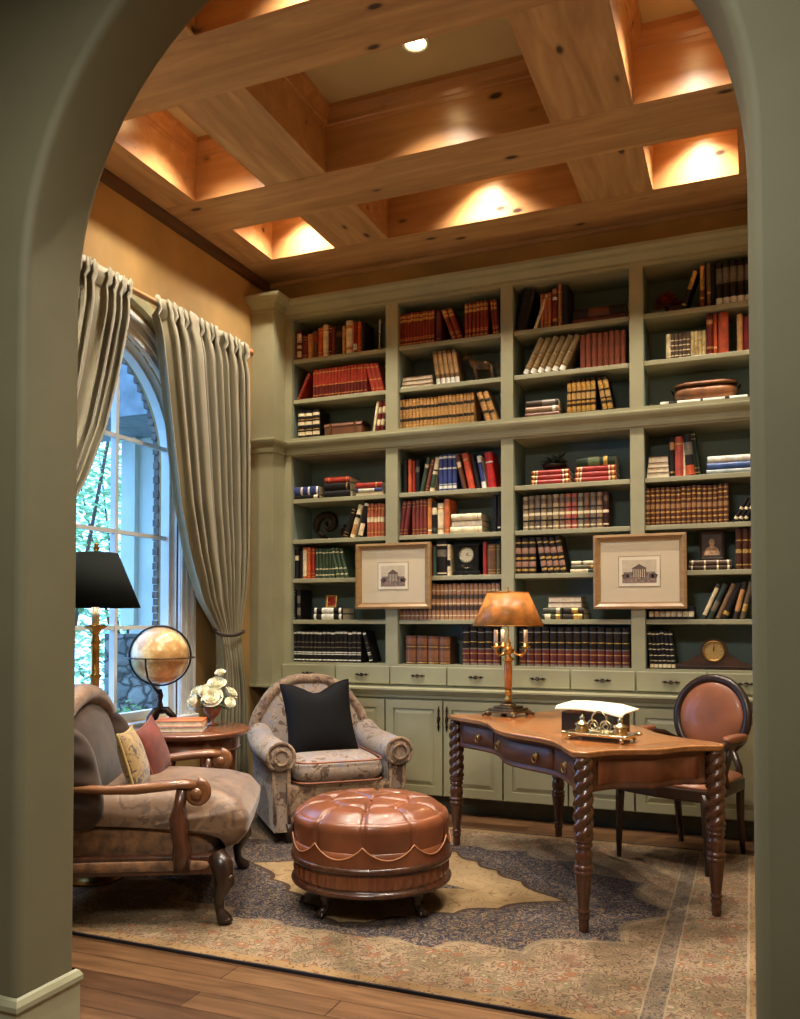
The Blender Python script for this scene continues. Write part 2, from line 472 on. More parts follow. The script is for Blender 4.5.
# ------------------------------------------------------------------ built-in bookcase
BF = 5.75; BB = 6.09
BAYS = [(-3.25, -2.466), (-2.372, -1.597), (-1.510, -.727), (-.640, .115)]
BL, BRR = -3.31, .19
CB = [BL, -2.42, -1.558, -.697, BRR]
UP = [3.345, 3.035, 2.735]; UPT = 3.655
LO = [2.268, 1.958, 1.66, 1.347, 1.027]; LOT = 2.59
bk = thing('bookcase', 'tall built-in sage green bookcase with four bays, drawers and cupboards covering the back wall', 'bookcase', (-1.56, BF, 0))
def bobj(name, m, mat, par=None, **k):
    for v in m.v: v -= Vector((-1.56, BF, 0))
    return obj(name, m, mat, par or bk, **k)
m = MB()
st = [(BL, BAYS[0][0])] + [(BAYS[i][1], BAYS[i+1][0]) for i in range(3)] + [(BAYS[3][1], BRR)]
for a, b_ in st: m.box(a, b_, BF, BB-.012, .86, 3.70)
m.box(BL, BRR, BF+.001, BB-.012, UPT, 3.70); m.box(BL, BRR, BF+.001, BB-.012, LOT, UP[2]); m.box(BL, BRR, BF+.001, BB-.012, .86, LO[4])
bobj('face_frame', m, SAGE)
m = MB(); m.box(BL, BRR, BB-.012, BB, .86, 3.70); bobj('back_panel', m, SAGE_SHADE)
for a, b_ in BAYS:
    m = MB()
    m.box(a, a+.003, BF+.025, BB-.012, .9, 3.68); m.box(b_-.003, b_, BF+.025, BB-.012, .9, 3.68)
    bobj('bay_lining', m, SAGE_SHADE)
    for z in UP[:2] + LO[:4]:
        m = MB(); m.box(a+.0035, b_-.0035, BF+.018, BB-.013, z-.032, z); bobj('shelf', m, SAGE, bevel=.003)
crownp = [(.0, 3.665), (.012, 3.67), (.012, 3.69), (.03, 3.71), (.045, 3.725), (.075, 3.735), (.095, 3.755), (.10, 3.775), (.0, 3.78)]
PX0, PX1 = BL, BRR; PYF = 5.57
outl = [(XL+.002, PYF), (PX0, PYF), (PX0, BF), (PX1, BF), (PX1, PYF), (XR-.002, PYF)]
m = MB(); m.sweep(crownp, outl); m.box(XL+.002, PX0, PYF, BF+.03, 3.70, 3.78); m.box(PX1, XR-.002, PYF, BF+.03, 3.70, 3.78); bobj('crown_moulding', m, SAGE)
beltp = [(0, 2.60), (.014, 2.605), (.014, 2.625), (.008, 2.632), (.008, 2.65), (.022, 2.664), (.038, 2.674), (.042, 2.69), (.042, 2.70), (0, 2.712)]
m = MB(); m.sweep(beltp, outl); bobj('belt_moulding', m, SAGE)
for a, b_ in ((XL+.002, PX0), (PX1, XR-.002)):
    m = MB(); m.box(a, b_, PYF, BB, .86, 3.70); m.box(a-.0, b_+.012, PYF-.012, BB, .845, .862)
    m.box(a, b_-.02, PYF+.18, BB, 0, .845)
    bobj('pilaster', m, SAGE)
# drawers, counter ledge, cupboards
m = MB(); m.box(BL, BRR, BF-.012, BB, .86, .878); m.box(BL, BRR, 5.67, BB, .12, .86); bobj('cabinet_body', m, SAGE)
m = MB(); m.sweep([(0, .79), (.02, .795), (.022, .815), (.034, .825), (.05, .845), (.06, .85), (.06, .862), (0, .866)], [(BL, 5.67), (BRR, 5.67)]); m.box(BL, BRR, 5.67, BF, .855, .866); bobj('counter_ledge', m, SAGE)
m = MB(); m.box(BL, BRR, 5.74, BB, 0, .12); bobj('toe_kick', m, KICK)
def pull_mb(w=.055):
    p = MB()
    pts = [(-w, 0, 0), (-w*.6, -.008, .004), (-w*.2, -.016, -.004), (0, -.02, -.007), (w*.2, -.016, -.004), (w*.6, -.008, .004), (w, 0, 0)]
    p.tube(pts, [.002, .006, .0045, .006, .0045, .006, .002], 8)
    p.ball((0, -.006, 0), (.016, .006, .013), 10, 6); p.ball((-w*.62, -.002, 0), (.009, .005, .009), 8, 6); p.ball((w*.62, -.002, 0), (.009, .005, .009), 8, 6)
    return p
def vpull_mb():
    p = MB(); p.ball((0, -.004, 0), (.014, .006, .02), 10, 6)
    p.tube([(0, 0, .09), (0, -.006, .07), (0, -.006, -.07), (0, 0, -.09)], [.001, .006, .006, .001], 8)
    p.ball((0, -.005, .055), (.01, .006, .012), 8, 6); p.ball((0, -.005, -.055), (.01, .006, .012), 8, 6)
    p.ball((0, -.016, -.01), (.008, .01, .024), 8, 6)
    return p
pl = vp = None
for i in range(4):
    c = (BAYS[i][0]+BAYS[i][1])/2
    for a, b_, sgn in ((CB[i], c, -1), (c, CB[i+1], 1)):
        m = MB(); m.box(a+.005, b_-.005, 5.715, BF-.013, .884, 1.012)
        d = bobj('drawer', m, SAGE, bevel=.005)
        if pl is None: pl = obj('handle', pull_mb(), BRONZE, d, loc=((a+b_)/2+1.56, 5.715-BF-.002, .948))
        else:
            q = pl.copy(); COL.objects.link(q); q.parent = d; q.location = ((a+b_)/2+1.56, 5.715-BF-.002, .948)
        m = MB(); x0, x1, z0, z1 = a+.006, b_-.006, .132, .782
        m.box(x0, x1, 5.642, 5.668, z0, z1); w = .058
        m.box(x0, x0+w, 5.632, 5.642, z0, z1); m.box(x1-w, x1, 5.632, 5.642, z0, z1); m.box(x0+w, x1-w, 5.632, 5.642, z0, z0+w); m.box(x0+w, x1-w, 5.632, 5.642, z1-w, z1)
        ix0, ix1, iz0, iz1 = x0+w+.006, x1-w-.006, z0+w+.006, z1-w-.006; q = .028
        vs = [(ix0, 5.642, iz0), (ix1, 5.642, iz0), (ix1, 5.642, iz1), (ix0, 5.642, iz1), (ix0+q, 5.634, iz0+q), (ix1-q, 5.634, iz0+q), (ix1-q, 5.634, iz1-q), (ix0+q, 5.634, iz1-q)]
        m.add(vs, [(0,1,5,4), (1,2,6,5), (2,3,7,6), (3,0,4,7), (4,5,6,7)])
        d = bobj('door', m, SAGE)
        hx = (b_-.03 if sgn < 0 else a+.03)+1.56
        if vp is None: vp = obj('handle', vpull_mb(), BRONZE, d, loc=(hx, 5.631-BF, .66))
        else:
            q = vp.copy(); COL.objects.link(q); q.parent = d; q.location = (hx, 5.631-BF, .66)

# ------------------------------------------------------------------ books
def bmat(c): return pmat('cloth_%d_%d_%d' % c, c, .36 if sum(c) > 150 else .45, ns=30, na=.14, spec=.45 if sum(c) > 150 else .25)
GOLD = pmat('gilt', (206, 164, 88), .35, .55, ns=60, na=.25)
PAGE = pmat('page_block', (232, 218, 186), .8, ns=40, na=.08)
CREAM = (226, 208, 168); WHT = (232, 226, 210)
BOOK_ME = {}
def book_mesh(w, h, d, cover, bands, pages_out=False):
    """spine towards -Y, x 0..w, z 0..h ; bands = [(z0, z1, colour or 'g')]"""
    key = (round(w, 3), round(h, 3), round(d, 3), cover, tuple(bands), pages_out)
    if key in BOOK_ME: return BOOK_ME[key]
    mats = [bmat(cover if not (pages_out and cover[0] > 190) else (132, 98, 72)), PAGE]; idx = {}
    def mi(c):
        if c not in idx: idx[c] = len(mats); mats.append(GOLD if c == 'g' else bmat(c))
        return idx[c]
    m = MB(); t = min(.003, w*.15)
    if pages_out:
        m.box(0, t, 0, d, 0, h, 0); m.box(w-t, w, 0, d, 0, h, 0); m.box(t, w-t, .004, d, .003, h-.003, 1)
    else:
        zs = {0., 1.}
        for a, b_, c in bands: zs.add(a); zs.add(b_)
        zs = sorted(zs); n = 5; bul = min(.013, w*.38)
        for k in range(len(zs)-1):
            zm = (zs[k]+zs[k+1])/2; q = 0; ex = 0
            for a, b_, c in bands:
                if a <= zm <= b_: q = mi(c); ex = .0012 if c == 'g' else .0005
            vs = []
            for z in (zs[k]*h, zs[k+1]*h):
                for j in range(n+1):
                    a = PI*j/n; vs.append((w/2-(w/2)*math.cos(a), -math.sin(a)*(bul+ex), z))
            m.add(vs, [(j, j+1, n+2+j, n+1+j) for j in range(n)], q, None, True)
        m.add([(0,0,0), (0,d,0), (0,d,h), (0,0,h)], [(0,1,2,3)]); m.add([(w,0,0), (w,d,0), (w,d,h), (w,0,h)], [(3,2,1,0)])
        m.box(t, w-t, 0.001, d-.003, .003, h-.003, 1)
        arc = [(w/2-(w/2)*math.cos(PI*j/n), -math.sin(PI*j/n)*bul) for j in range(n+1)]
        for z in (0, h): m.add([(x, y, z) for x, y in arc], [tuple(range(n+1))])
    me = bpy.data.meshes.new('book'); me.from_pydata([tuple(v) for v in m.v], [], m.f)
    for q in mats: me.materials.append(q)
    me.polygons.foreach_set('material_index', m.m); me.polygons.foreach_set('use_smooth', m.s); me.update()
    BOOK_ME[key] = me
    return me
BOOKS = []     # (area, mesh, matrix, label, group)
BAYN = ['leftmost bay', 'second bay', 'third bay', 'rightmost bay']
SHN = ['top shelf', 'second shelf from the top', 'third shelf from the top', 'fourth shelf from the top', 'fourth shelf from the bottom', 'third shelf from the bottom', 'second shelf from the bottom', 'bottom shelf']
ORD = ['first', 'second', 'third', 'fourth', 'fifth', 'sixth', 'seventh', 'eighth', 'ninth', 'tenth', 'eleventh', 'twelfth', 'thirteenth', 'fourteenth', 'fifteenth', 'sixteenth', 'seventeenth', 'eighteenth']
CNT = {}
SY = 5.80
def ux(bay, u): return (BAYS[bay][0] + (BAYS[bay][1]-BAYS[bay][0])*u)*SY/BF
def shelf_z(row): return (UP+LO)[row]
CLR = [.31, .278, .268, .322, .278, .266, .281, .288]
def put(bay, row, M_, w, h, me, label=None, word='book'):
    dist = abs(M_.translation.x)**2 + SY**2 + (M_.translation.z-1.33)**2
    s_ = '%s of the %s' % (SHN[row], BAYN[bay])
    if label is None:
        label = '%s book, %s, %s' % (word, SHN[row], BAYN[bay])
        k = CNT.get(label, 0); CNT[label] = k+1
        if k: label = '%s book %s, %s, %s' % (word, ('further right', 'furthest right')[min(k-1, 1)], SHN[row], BAYN[bay])
    else: label = '%s, %s, %s' % (label, SHN[row], BAYN[bay])
    BOOKS.append((w*h/dist, me, M_, label, 'books on the ' + s_))
def bset(bay, row, u0, u1, n, hf, cover, bands, word, d=.17, lean=0, wob=.03, share=True):
    """matching volumes side by side; lean in degrees, positive leans to the right"""
    x0, x1 = ux(bay, u0), ux(bay, u1); z = shelf_z(row); h = CLR[row]*hf
    a = math.radians(lean); w = (x1-x0)/n*math.cos(a)*.945
    for i in range(n):
        hh = h*(1 + random.choice((-1, 0, 0, 1))*wob*.4)
        me = book_mesh(w, hh, d, cover, bands)
        x = x0 + (x1-x0)*i/n
        lab = ('%s volume' % word) if share else None
        if lean >= 0: Mx = T(x + w*math.cos(a), SY + random.uniform(0, .004), z) @ RY(a) @ T(-w, 0, 0) if lean else T(x, SY + random.uniform(0, .006), z)
        else: Mx = T(x, SY + random.uniform(0, .004), z) @ RY(a)
        put(bay, row, Mx, w, hh, me, lab, word)
def one(bay, row, u0, wu, hf, cover, bands, word, d=.16, lean=0, pages=False):
    """u0 = left foot of the book"""
    x = ux(bay, u0); w = wu*.762; h = CLR[row]*hf; z = shelf_z(row); a = math.radians(lean)
    me = book_mesh(w, h, d, cover, bands, pages)
    if lean > 0: Mx = T(x + w*math.cos(a), SY, z) @ RY(a) @ T(-w, 0, 0)
    elif lean < 0: Mx = T(x, SY, z) @ RY(a)
    else: Mx = T(x, SY + random.uniform(0, .006), z)
    put(bay, row, Mx, w, h, me, None, word)
def stack(bay, row, u0, u1, items, d=.2, z0=0):
    """lying books bottom to top: (thickness fraction of the shelf, colour, bands, word, pages_out)"""
    z = shelf_z(row) + z0
    for k, it in enumerate(items):
        tf, cover, bands, word, pg = it
        x0 = ux(bay, u0) + (.004*k if k else 0); L = (u1-u0)*.762 - .006*k; w = tf*CLR[row]
        me = book_mesh(w, L, d, cover, bands, pg)
        Mx = T(x0+L, SY, z) @ RY(-PI/2)       # local z -> -x, local x -> +z
        put(bay, row, Mx, w, L, me, None, word + ' lying flat')
        z += w + .0003
    return z
G2 = ((.06, .075, 'g'), (.16, .175, 'g'), (.82, .835, 'g'), (.92, .935, 'g'))
RED = (150, 42, 30); DRED = (104, 30, 26); BRN = (92, 54, 32); BLK = (30, 26, 26); GRN = (56, 72, 52); TAN = (186, 134, 82); ORG = (190, 84, 40); BLU = (52, 62, 116); GREY = (112, 104, 90)
def lab(c, a=.62, b_=.78): return ((a, b_, c),)
# --- leftmost bay
for u, w, h, c, bd, wd in ((.02,.035,.72,BRN,G2,'brown'), (.06,.05,.74,DRED,((.1,.3,CREAM),(.4,.5,CREAM),(.6,.9,CREAM)),'dark red white-striped'), (.115,.06,.6,DRED,G2,'low dark red'), (.178,.055,.62,TAN,((.3,.34,'g'),),'low tan'), (.236,.05,.68,BRN,lab(RED),'brown red-labelled'), (.288,.055,.74,ORG,G2,'orange-red'), (.345,.055,.8,CREAM,((.1,.13,'g'),(.8,.83,'g')),'tall cream'), (.402,.035,.74,DRED,G2,'dark red'), (.44,.035,.72,DRED,(),'plain dark red'), (.478,.07,.74,BLK,lab(BRN),'black'), (.55,.036,.7,TAN,G2,'slim tan'), (.59,.07,.82,CREAM,((.12,.2,TAN),(.75,.85,TAN)),'wide cream'), (.664,.042,.76,RED,((.1,.3,WHT),),'bright red'), (.71,.04,.76,ORG,G2,'orange-red'), (.754,.035,.74,BLK,(),'slim black')):
    one(0, 0, u, w, h, c, bd, wd)
one(0, 1, .06, .032, .78, RED, G2, 'red leaning', lean=26)
RG = ((.10,.13,'g'), (.42,.45,'g'), (.0,.42,DRED), (.84,.87,'g'))
bset(0, 1, .235, .81, 17, .8, (176, 60, 44), ((.0,.09,DRED),(.09,.12,'g'),(.12,.42,DRED),(.42,.45,'g'),(.86,.89,'g')), 'matching upright red and gilt')
bset(0, 1, .86, .99, 3, .78, (176, 60, 44), ((.09,.12,'g'),(.42,.45,'g'),(.86,.89,'g')), 'red gilt leaning left', lean=-14)
DG = ((.12,.24,CREAM), (.30,.33,'g'), (.48,.6,CREAM), (.66,.69,'g'), (.8,.9,CREAM))
bset(0, 2, .07, .31, 3, .8, BLK, DG, 'thick black pale-labelled')
bset(0, 2, .90, .985, 2, .86, DRED, ((.2,.4,CREAM),(.6,.8,CREAM)), 'red and cream leaning', lean=8)
one(0, 2, .865, .025, .86, CREAM, (), 'slim cream leaning', lean=9)
stack(0, 3, .02, .32, [(.1, BLK, ((.05,.2,CREAM),), 'black', False), (.2, BLU, ((.03,.1,WHT),(.35,.42,WHT),(.62,.7,WHT)), 'thick blue', False)])
stack(0, 3, .36, .65, [(.17, BLK, (), 'black lower', False), (.18, BLK, ((.1,.14,'g'),), 'black upper', False), (.13, (176,62,44), ((.1,.13,'g'),(.8,.84,'g')), 'red topmost', False)])
stack(0, 3, .69, .985, [(.09, CREAM, (), 'cream', True), (.08, BLU, ((.3,.9,WHT),), 'blue and white', False), (.13, RED, ((.2,.25,'g'),), 'red topmost', False)])
one(0, 4, .56, .05, .84, BLK, G2, 'black leaning', lean=20)
one(0, 4, .635, .05, .9, CREAM, ((.1,.4,TAN),(.6,.7,BLK)), 'cream leaning', lean=17)
one(0, 4, .715, .05, .94, BLK, ((.05,.4,CREAM),(.9,.97,WHT)), 'black and cream leaning', lean=13)
bset(0, 4, .81, .99, 5, .88, (168, 88, 60), ((.12,.15,'g'),(.45,.6,CREAM),(.84,.87,'g')), 'matching russet and cream')
for u, w, h, c, bd, wd in ((.0,.035,.88,CREAM,(),'cream'), (.04,.045,.86,BLK,lab(CREAM),'black cream-labelled'), (.09,.035,.8,BLK,(),'black'), (.127,.045,.9,CREAM,((.0,.08,ORG),(.92,1,ORG)),'cream and orange'), (.175,.04,.9,ORG,G2,'orange'), (.22,.04,.88,RED,G2,'red')):
    one(0, 5, u, w, h, c, bd, wd)
bset(0, 5, .268, .475, 6, .84, GRN, ((.1,.13,CREAM),(.3,.33,CREAM),(.85,.88,CREAM)), 'matching upright dark green')
bset(0, 5, .49, .62, 3, .84, GRN, ((.1,.13,CREAM),(.3,.33,CREAM),(.85,.88,CREAM)), 'dark green leaning left', lean=-13)
bset(0, 6, .015, .05, 1, .82, BLK, G2, 'slim black gilt', share=False); bset(0, 6, .065, .105, 1, .82, BLK, ((.15,.4,GREY),(.55,.8,GREY)), 'grey-marked black', share=False)
ZRF = stack(0, 6, .245, .575, [(.16, BLK, ((.04,.12,WHT),(.3,.7,WHT),(.88,.96,WHT)), 'black white-lettered lower', False), (.16, BLK, ((.04,.12,WHT),(.3,.7,WHT),(.88,.96,WHT)), 'black white-lettered upper', False)])
BW = ((.06,.09,WHT), (.24,.27,WHT), (.30,.33,WHT), (.46,.49,GREY), (.62,.65,GREY), (.90,.96,WHT))
bset(0, 7, .02, .75, 16, .82, BLK, BW, 'matching black silver-striped')
one(0, 7, .84, .035, .82, BLK, BW, 'black silver-striped leaning', lean=-15)
# --- second bay
OXB = ((.06,.09,'g'), (.18,.2,'g'), (.22,.26,(200,104,60)), (.74,.82,(206,150,80)), (.86,.94,(206,150,80)))
bset(1, 0, .015, .37, 12, .78, (128, 42, 30), OXB, 'matching oxblood and gilt')
one(1, 0, .385, .05, .74, (92, 30, 40), ((.1,.12,'g'),), 'plum red')
bset(1, 0, .545, .65, 2, .78, (128, 42, 30), OXB, 'oxblood gilt leaning left', lean=-20)
bset(1, 0, .66, .885, 6, .82, (128, 42, 30), OXB, 'upright oxblood, right of the gap')
bset(1, 0, .93, .99, 2, .8, (128, 42, 30), OXB, 'oxblood gilt tipping left, at the end', lean=-5)
stack(1, 1, .035, .36, [(.09, CREAM, (), 'bottom cream', True), (.11, CREAM, (), 'middle cream', True), (.1, WHT, (), 'white topmost', True)])
bset(1, 1, .39, .62, 5, .88, (112, 84, 54), ((.0,.18,WHT),(.3,.9,(176,140,92))), 'white-footed brown leaning', lean=-8)
TG = ((.12,.15,'g'), (.26,.36,(54,46,34)), (.5,.53,'g'), (.66,.76,(54,46,34)), (.9,.93,'g'))
bset(1, 2, .012, .75, 21, .82, (184, 138, 82), TG, 'matching tan and black-banded')
bset(1, 2, .86, .975, 2, .82, (184, 138, 82), TG, 'tan black-banded leaning left', lean=-18)
for u, w, h, c, bd, wd, ln in ((.005,.03,.7,GRN,G2,'green',0), (.055,.045,.76,BLK,(),'black',0), (.108,.036,.76,ORG,(),'orange',0), (.148,.03,.72,RED,(),'red',0), (.183,.04,.74,BLK,lab(GREY),'black grey-labelled',0), (.225,.04,.78,GRN,((.7,.8,CREAM),),'green leaning',12), (.275,.035,.74,(110,60,50),G2,'russet leaning',12), (.32,.045,.76,CREAM,((.1,.5,GRN),(.6,.64,BLK)),'cream and green leaning',11)):
    one(1, 3, u, w, h, c, bd, wd, lean=ln)
bset(1, 3, .41, .585, 4, .8, BLU, ((.06,.14,WHT),(.17,.19,WHT),(.6,.64,WHT),(.9,.96,WHT)), 'matching upright royal blue')
for u, w, h, c, bd, wd, ln in ((.64,.04,.8,BRN,lab(CREAM),'brown leaning',-13), (.70,.06,.8,(196,74,44),((.8,.85,'g'),),'orange-red leaning',-12), (.775,.035,.76,BLK,(),'black leaning',-11), (.825,.04,.72,WHT,((.2,.8,BLU),),'white and blue leaning',-10), (.885,.07,.78,(186,36,30),((.7,.74,WHT),),'wide scarlet leaning',-7)):
    one(1, 3, u, w, h, c, bd, wd, lean=ln)
bset(1, 4, .01, .1, 2, .9, (108, 44, 44), G2, 'maroon leaning', lean=8)
bset(1, 4, .145, .295, 4, .92, (120, 52, 42), G2, 'matching upright maroon')
for u, w, h, c, bd, wd in ((.3,.042,.94,(206,130,66),((.1,.14,WHT),),'orange and cream'), (.345,.05,.86,BLK,((.1,.2,GRN),(.6,.8,CREAM)),'black-green'), (.398,.06,.8,CREAM,((.15,.2,TAN),(.8,.85,TAN)),'cream'), (.462,.055,.9,(194,100,56),((.1,.13,'g'),),'bright orange'), (.93,.03,.94,BLK,(),'black'), (.965,.03,.94,BLK,((.1,.14,WHT),),'black white-tipped')):
    one(1, 4, u, w, h, c, bd, wd)
stack(1, 4, .525, .83, [(.17, CREAM, ((.1,.12,TAN),), 'bottom cream', False), (.16, WHT, (), 'pale page-edged', True), (.17, CREAM, ((.1,.12,TAN),), 'cream topmost', False)])
for u, w, h, c, bd, wd in ((.315,.03,.84,RED,(),'red'), (.35,.035,.8,(50,80,66),(),'teal'), (.388,.1,.94,BLK,((.06,.09,CREAM),(.55,.75,GREY),(.86,.9,CREAM)),'wide black'), (.492,.03,.84,CREAM,((.3,.5,BLK),),'slim cream'), (.83,.035,.86,RED,(),'red right of the clock'), (.87,.08,.8,(104,72,48),G2,'brown'), (.953,.04,.8,(84,76,48),G2,'olive')):
    one(1, 5, u, w, h, c, bd, wd)
bset(1, 6, .012, .99, 24, .9, (168, 122, 88), ((.1,.13,CREAM),(.26,.4,(70,56,48)),(.44,.47,CREAM),(.58,.7,(78,66,54)),(.8,.83,CREAM)), 'matching tan, cream and brown')
bset(1, 7, .08, .52, 4, .7, (92, 58, 40), ((.04,.07,'g'),(.12,.5,(130,84,56)),(.6,.63,'g'),(.7,.9,(130,84,56))), 'squat mottled brown leather')
TWO = ((.0,.06,GREY), (.06,.42,(92,40,36)), (.42,.45,GREY), (.6,.62,'g'), (.12,.14,'g'), (.30,.32,'g'), (.86,.88,(150,150,140)))
bset(1, 7, .635, .99, 5, .93, (36, 28, 20), TWO, 'two-tone black and oxblood')
# --- third bay
one(2, 0, .02, .10, .93, BLK, (), 'big black leaning', lean=14, d=.2)
one(2, 0, .185, .03, .78, CREAM, (), 'slim cream leaning', lean=20)
bset(2, 0, .245, .345, 3, .78, (170, 96, 58), G2, 'matching russet-tan')
one(2, 0, .352, .045, .86, DRED, ((.15,.22,'g'),(.7,.78,WHT),(.86,.96,TAN)), 'dark red white-labelled')
one(2, 0, .402, .035, .94, (150, 104, 62), ((.2,.22,'g'),(.8,.82,'g')), 'tall tan')
one(2, 0, .44, .055, .9, BLK, (), 'thick black', d=.2)
stack(2, 0, .53, .985, [(.12, (96, 46, 34), (), 'red-brown long', False), (.2, BLK, ((.3,.7,BRN),), 'black', False)], d=.22)
bset(2, 1, .09, .47, 6, .93, (132, 112, 76), ((.0,.13,WHT),(.2,.22,'g'),(.5,.52,'g')), 'white-footed olive brown leaning', lean=26)
bset(2, 1, .59, .975, 8, .84, (120, 62, 42), ((.3,.31,BRN),(.7,.71,BRN)), 'plain chestnut')
stack(2, 2, .11, .42, [(.13, (110, 66, 44), (), 'brown', False), (.15, (150, 116, 84), ((.1,.2,WHT),), 'tan', False), (.16, (60, 48, 36), ((.1,.5,GREY),), 'dark patterned', False)])
bset(2, 2, .475, .72, 6, .88, (58, 40, 24), ((.06,.22,'g'),(.3,.36,'g'),(.42,.6,(176,140,84)),(.66,.9,'g')), 'upright black with gilt')
bset(2, 2, .78, .87, 2, .88, (58, 40, 24), ((.06,.22,'g'),(.3,.36,'g'),(.42,.6,(176,140,84)),(.66,.9,'g')), 'black gilt leaning left', lean=-10)
RS = ((.04,.1,'g'), (.14,.18,CREAM), (.84,.88,CREAM), (.91,.96,'g'))
ZPL = stack(2, 3, .16, .51, [(.11, (156, 40, 32), RS, 'bottom red gilt', False), (.1, (156, 40, 32), RS, 'middle red gilt', False), (.1, (156, 40, 32), RS, 'top red gilt', False)])
stack(2, 3, .54, .9, [(.11, (156, 40, 32), RS, 'bottom red gilt', False), (.11, (156, 40, 32), RS, 'middle red gilt', False), (.11, (156, 40, 32), RS, 'top red gilt', False), (.2, (40, 52, 36), ((.2,.3,'g'),(.4,.7,(96,110,70))), 'thick green gilt', False)])
mix3 = [(150,130,96), (120,100,70), (96,84,72), (140,120,90), (104,86,60), (150,128,92), (124,96,70), (160,86,70), (150,70,60), (120,116,96), (110,70,54), (100,92,78), (132,104,72), (60,30,24)]
for i, c in enumerate(mix3):
    one(2, 4, .085+.053*i, .05, .86 if i else .84, c, ((.08,.12,CREAM),(.25,.3,BLK),(.42,.5,CREAM),(.6,.64,BLK),(.75,.9,sc(c, .6) if False else (86,66,50))), ('tan','brown','grey-brown','fawn','olive','buff','brown','rose','brick red','grey','russet','taupe','tan','dark brown')[i])
PL = ((.08,.14,'g'), (.2,.34,(160,120,96)), (.4,.46,'g'), (.56,.72,(160,120,96)), (.84,.88,'g'))
bset(2, 5, .01, .20, 3, .94, (44, 32, 26), PL, 'upright black with tan labels')
bset(2, 5, .255, .47, 4, .94, (44, 32, 26), PL, 'black tan-labelled leaning left', lean=-10)
stack(2, 5, .5, .72, [(.1, CREAM, ((.1,.3,GRN),), 'bottom cream', False), (.1, (90, 92, 66), ((.1,.2,'g'),), 'green', False), (.1, CREAM, ((.5,.6,GREY),), 'top cream', False)])
Z1 = stack(2, 6, .26, .43, [(.14, (60, 66, 50), ((.1,.3,'g'),(.6,.9,CREAM)), 'green lower left', False), (.14, (70, 74, 56), ((.1,.3,CREAM),), 'green upper left', False)])
stack(2, 6, .435, .62, [(.14, (60, 50, 40), ((.1,.5,'g'),), 'dark lower right', False), (.14, (56, 48, 40), ((.3,.6,'g'),), 'dark upper right', False)])
stack(2, 6, .30, .6, [(.13, WHT, ((.48,.52,RED),), 'lower white', True), (.13, (214, 190, 176), (), 'pink-white topmost', True)], z0=.281*.283)
bset(2, 7, .045, .99, 14, .93, (36, 28, 20), TWO, 'two-tone black and oxblood')
# --- rightmost bay
V = lambda x: (x-48)/588*.82
one(3, 0, V(268), .04, .86, BLK, ((.1,.14,'g'),(.5,.95,'g')), 'black gilt leaning', lean=19)
one(3, 0, V(384), .038, .92, (84, 44, 30), ((.06,.1,RED),(.2,.24,'g'),(.4,.95,'g')), 'brown gilt')
one(3, 0, V(422), .036, .92, (104, 84, 60), ((.06,.1,RED),(.3,.34,'g')), 'buff')
one(3, 0, V(450), .03, .86, BLK, (), 'plain black')
bset(3, 0, V(474), .99, 7, .9, BLK, ((.03,.17,WHT),(.5,.85,GREY)), 'white-footed black')
one(3, 1, V(184), .04, .6, CREAM, G2, 'low cream')
bset(3, 1, V(212), V(326), 5, .6, (92, 74, 58), ((.1,.14,CREAM),(.3,.34,CREAM),(.5,.54,CREAM),(.7,.74,CREAM)), 'low brown cream-barred')
bset(3, 1, V(328), V(416), 4, .6, (196, 178, 126), ((.2,.24,'g'),(.4,.44,'g'),(.6,.64,'g')), 'low buff and gilt')
one(3, 1, V(419), .05, .95, DRED, ((.15,.2,'g'),(.75,.85,TAN)), 'tall dark red')
one(3, 1, V(458), .03, .94, ORG, ((.15,.2,CREAM),), 'slim orange')
one(3, 1, V(486), .08, .96, (168, 72, 44), (), 'wide brick red')
one(3, 1, V(590), .045, .86, TAN, ((.3,.34,'g'),), 'tan')
one(3, 1, V(626), .06, .8, DRED, (), 'maroon')
stack(3, 2, .14, .83, [(.1, WHT, ((.2,.25,BLK),(.5,.53,BLK),(.8,.9,BLK)), 'long white', False)], d=.2)
V = lambda x: (x-42)/398*.82
stack(3, 3, .02, .21, [(.11, CREAM, (), 'bottom cream', True), (.1, (196, 160, 120), (), 'second cream', True), (.1, CREAM, (), 'third cream', True), (.12, WHT, (), 'topmost white', True)])
one(3, 3, V(145), .04, .78, BLK, ((.1,.14,'g'),(.7,.9,TAN)), 'black gilt')
one(3, 3, V(166), .065, .8, (172, 70, 56), ((.8,.84,'g'),), 'salmon red')
one(3, 3, V(198), .02, .7, CREAM, (), 'slim cream')
one(3, 3, V(210), .07, .84, BLK, ((.02,.25,ORG),(.5,.8,GREY)), 'black orange-footed', lean=-4)
bset(3, 3, V(246), V(268), 2, .88, (34, 44, 36), G2, 'dark green leaning left', lean=-7)
stack(3, 3, V(288), .99, [(.1, (160, 170, 170), ((.1,.3,WHT),), 'bottom grey-blue', False), (.13, (60, 90, 150), ((.1,.14,WHT),), 'middle blue', False), (.13, WHT, (), 'white topmost', False)])
bset(3, 4, .01, V(372), 16, .88, (88, 46, 28), ((.06,.09,'g'),(.18,.22,'g'),(.32,.36,'g'),(.44,.56,(160,120,76)),(.64,.68,'g'),(.78,.82,'g'),(.9,.93,'g')), 'matching brown and gilt')
bset(3, 4, V(385), V(440), 3, .6, BLK, ((.1,.2,CREAM),(.5,.6,CREAM)), 'black cream-barred leaning', lean=28)
ZPF = stack(3, 5, V(216), V(380), [(.12, (64, 46, 34), ((.05,.1,CREAM),(.3,.34,CREAM),(.6,.64,CREAM),(.9,.94,CREAM)), 'lower brown cream-barred', False), (.12, (84, 60, 42), ((.05,.1,CREAM),(.3,.34,CREAM),(.6,.64,CREAM),(.9,.94,CREAM)), 'upper brown cream-barred', False)])
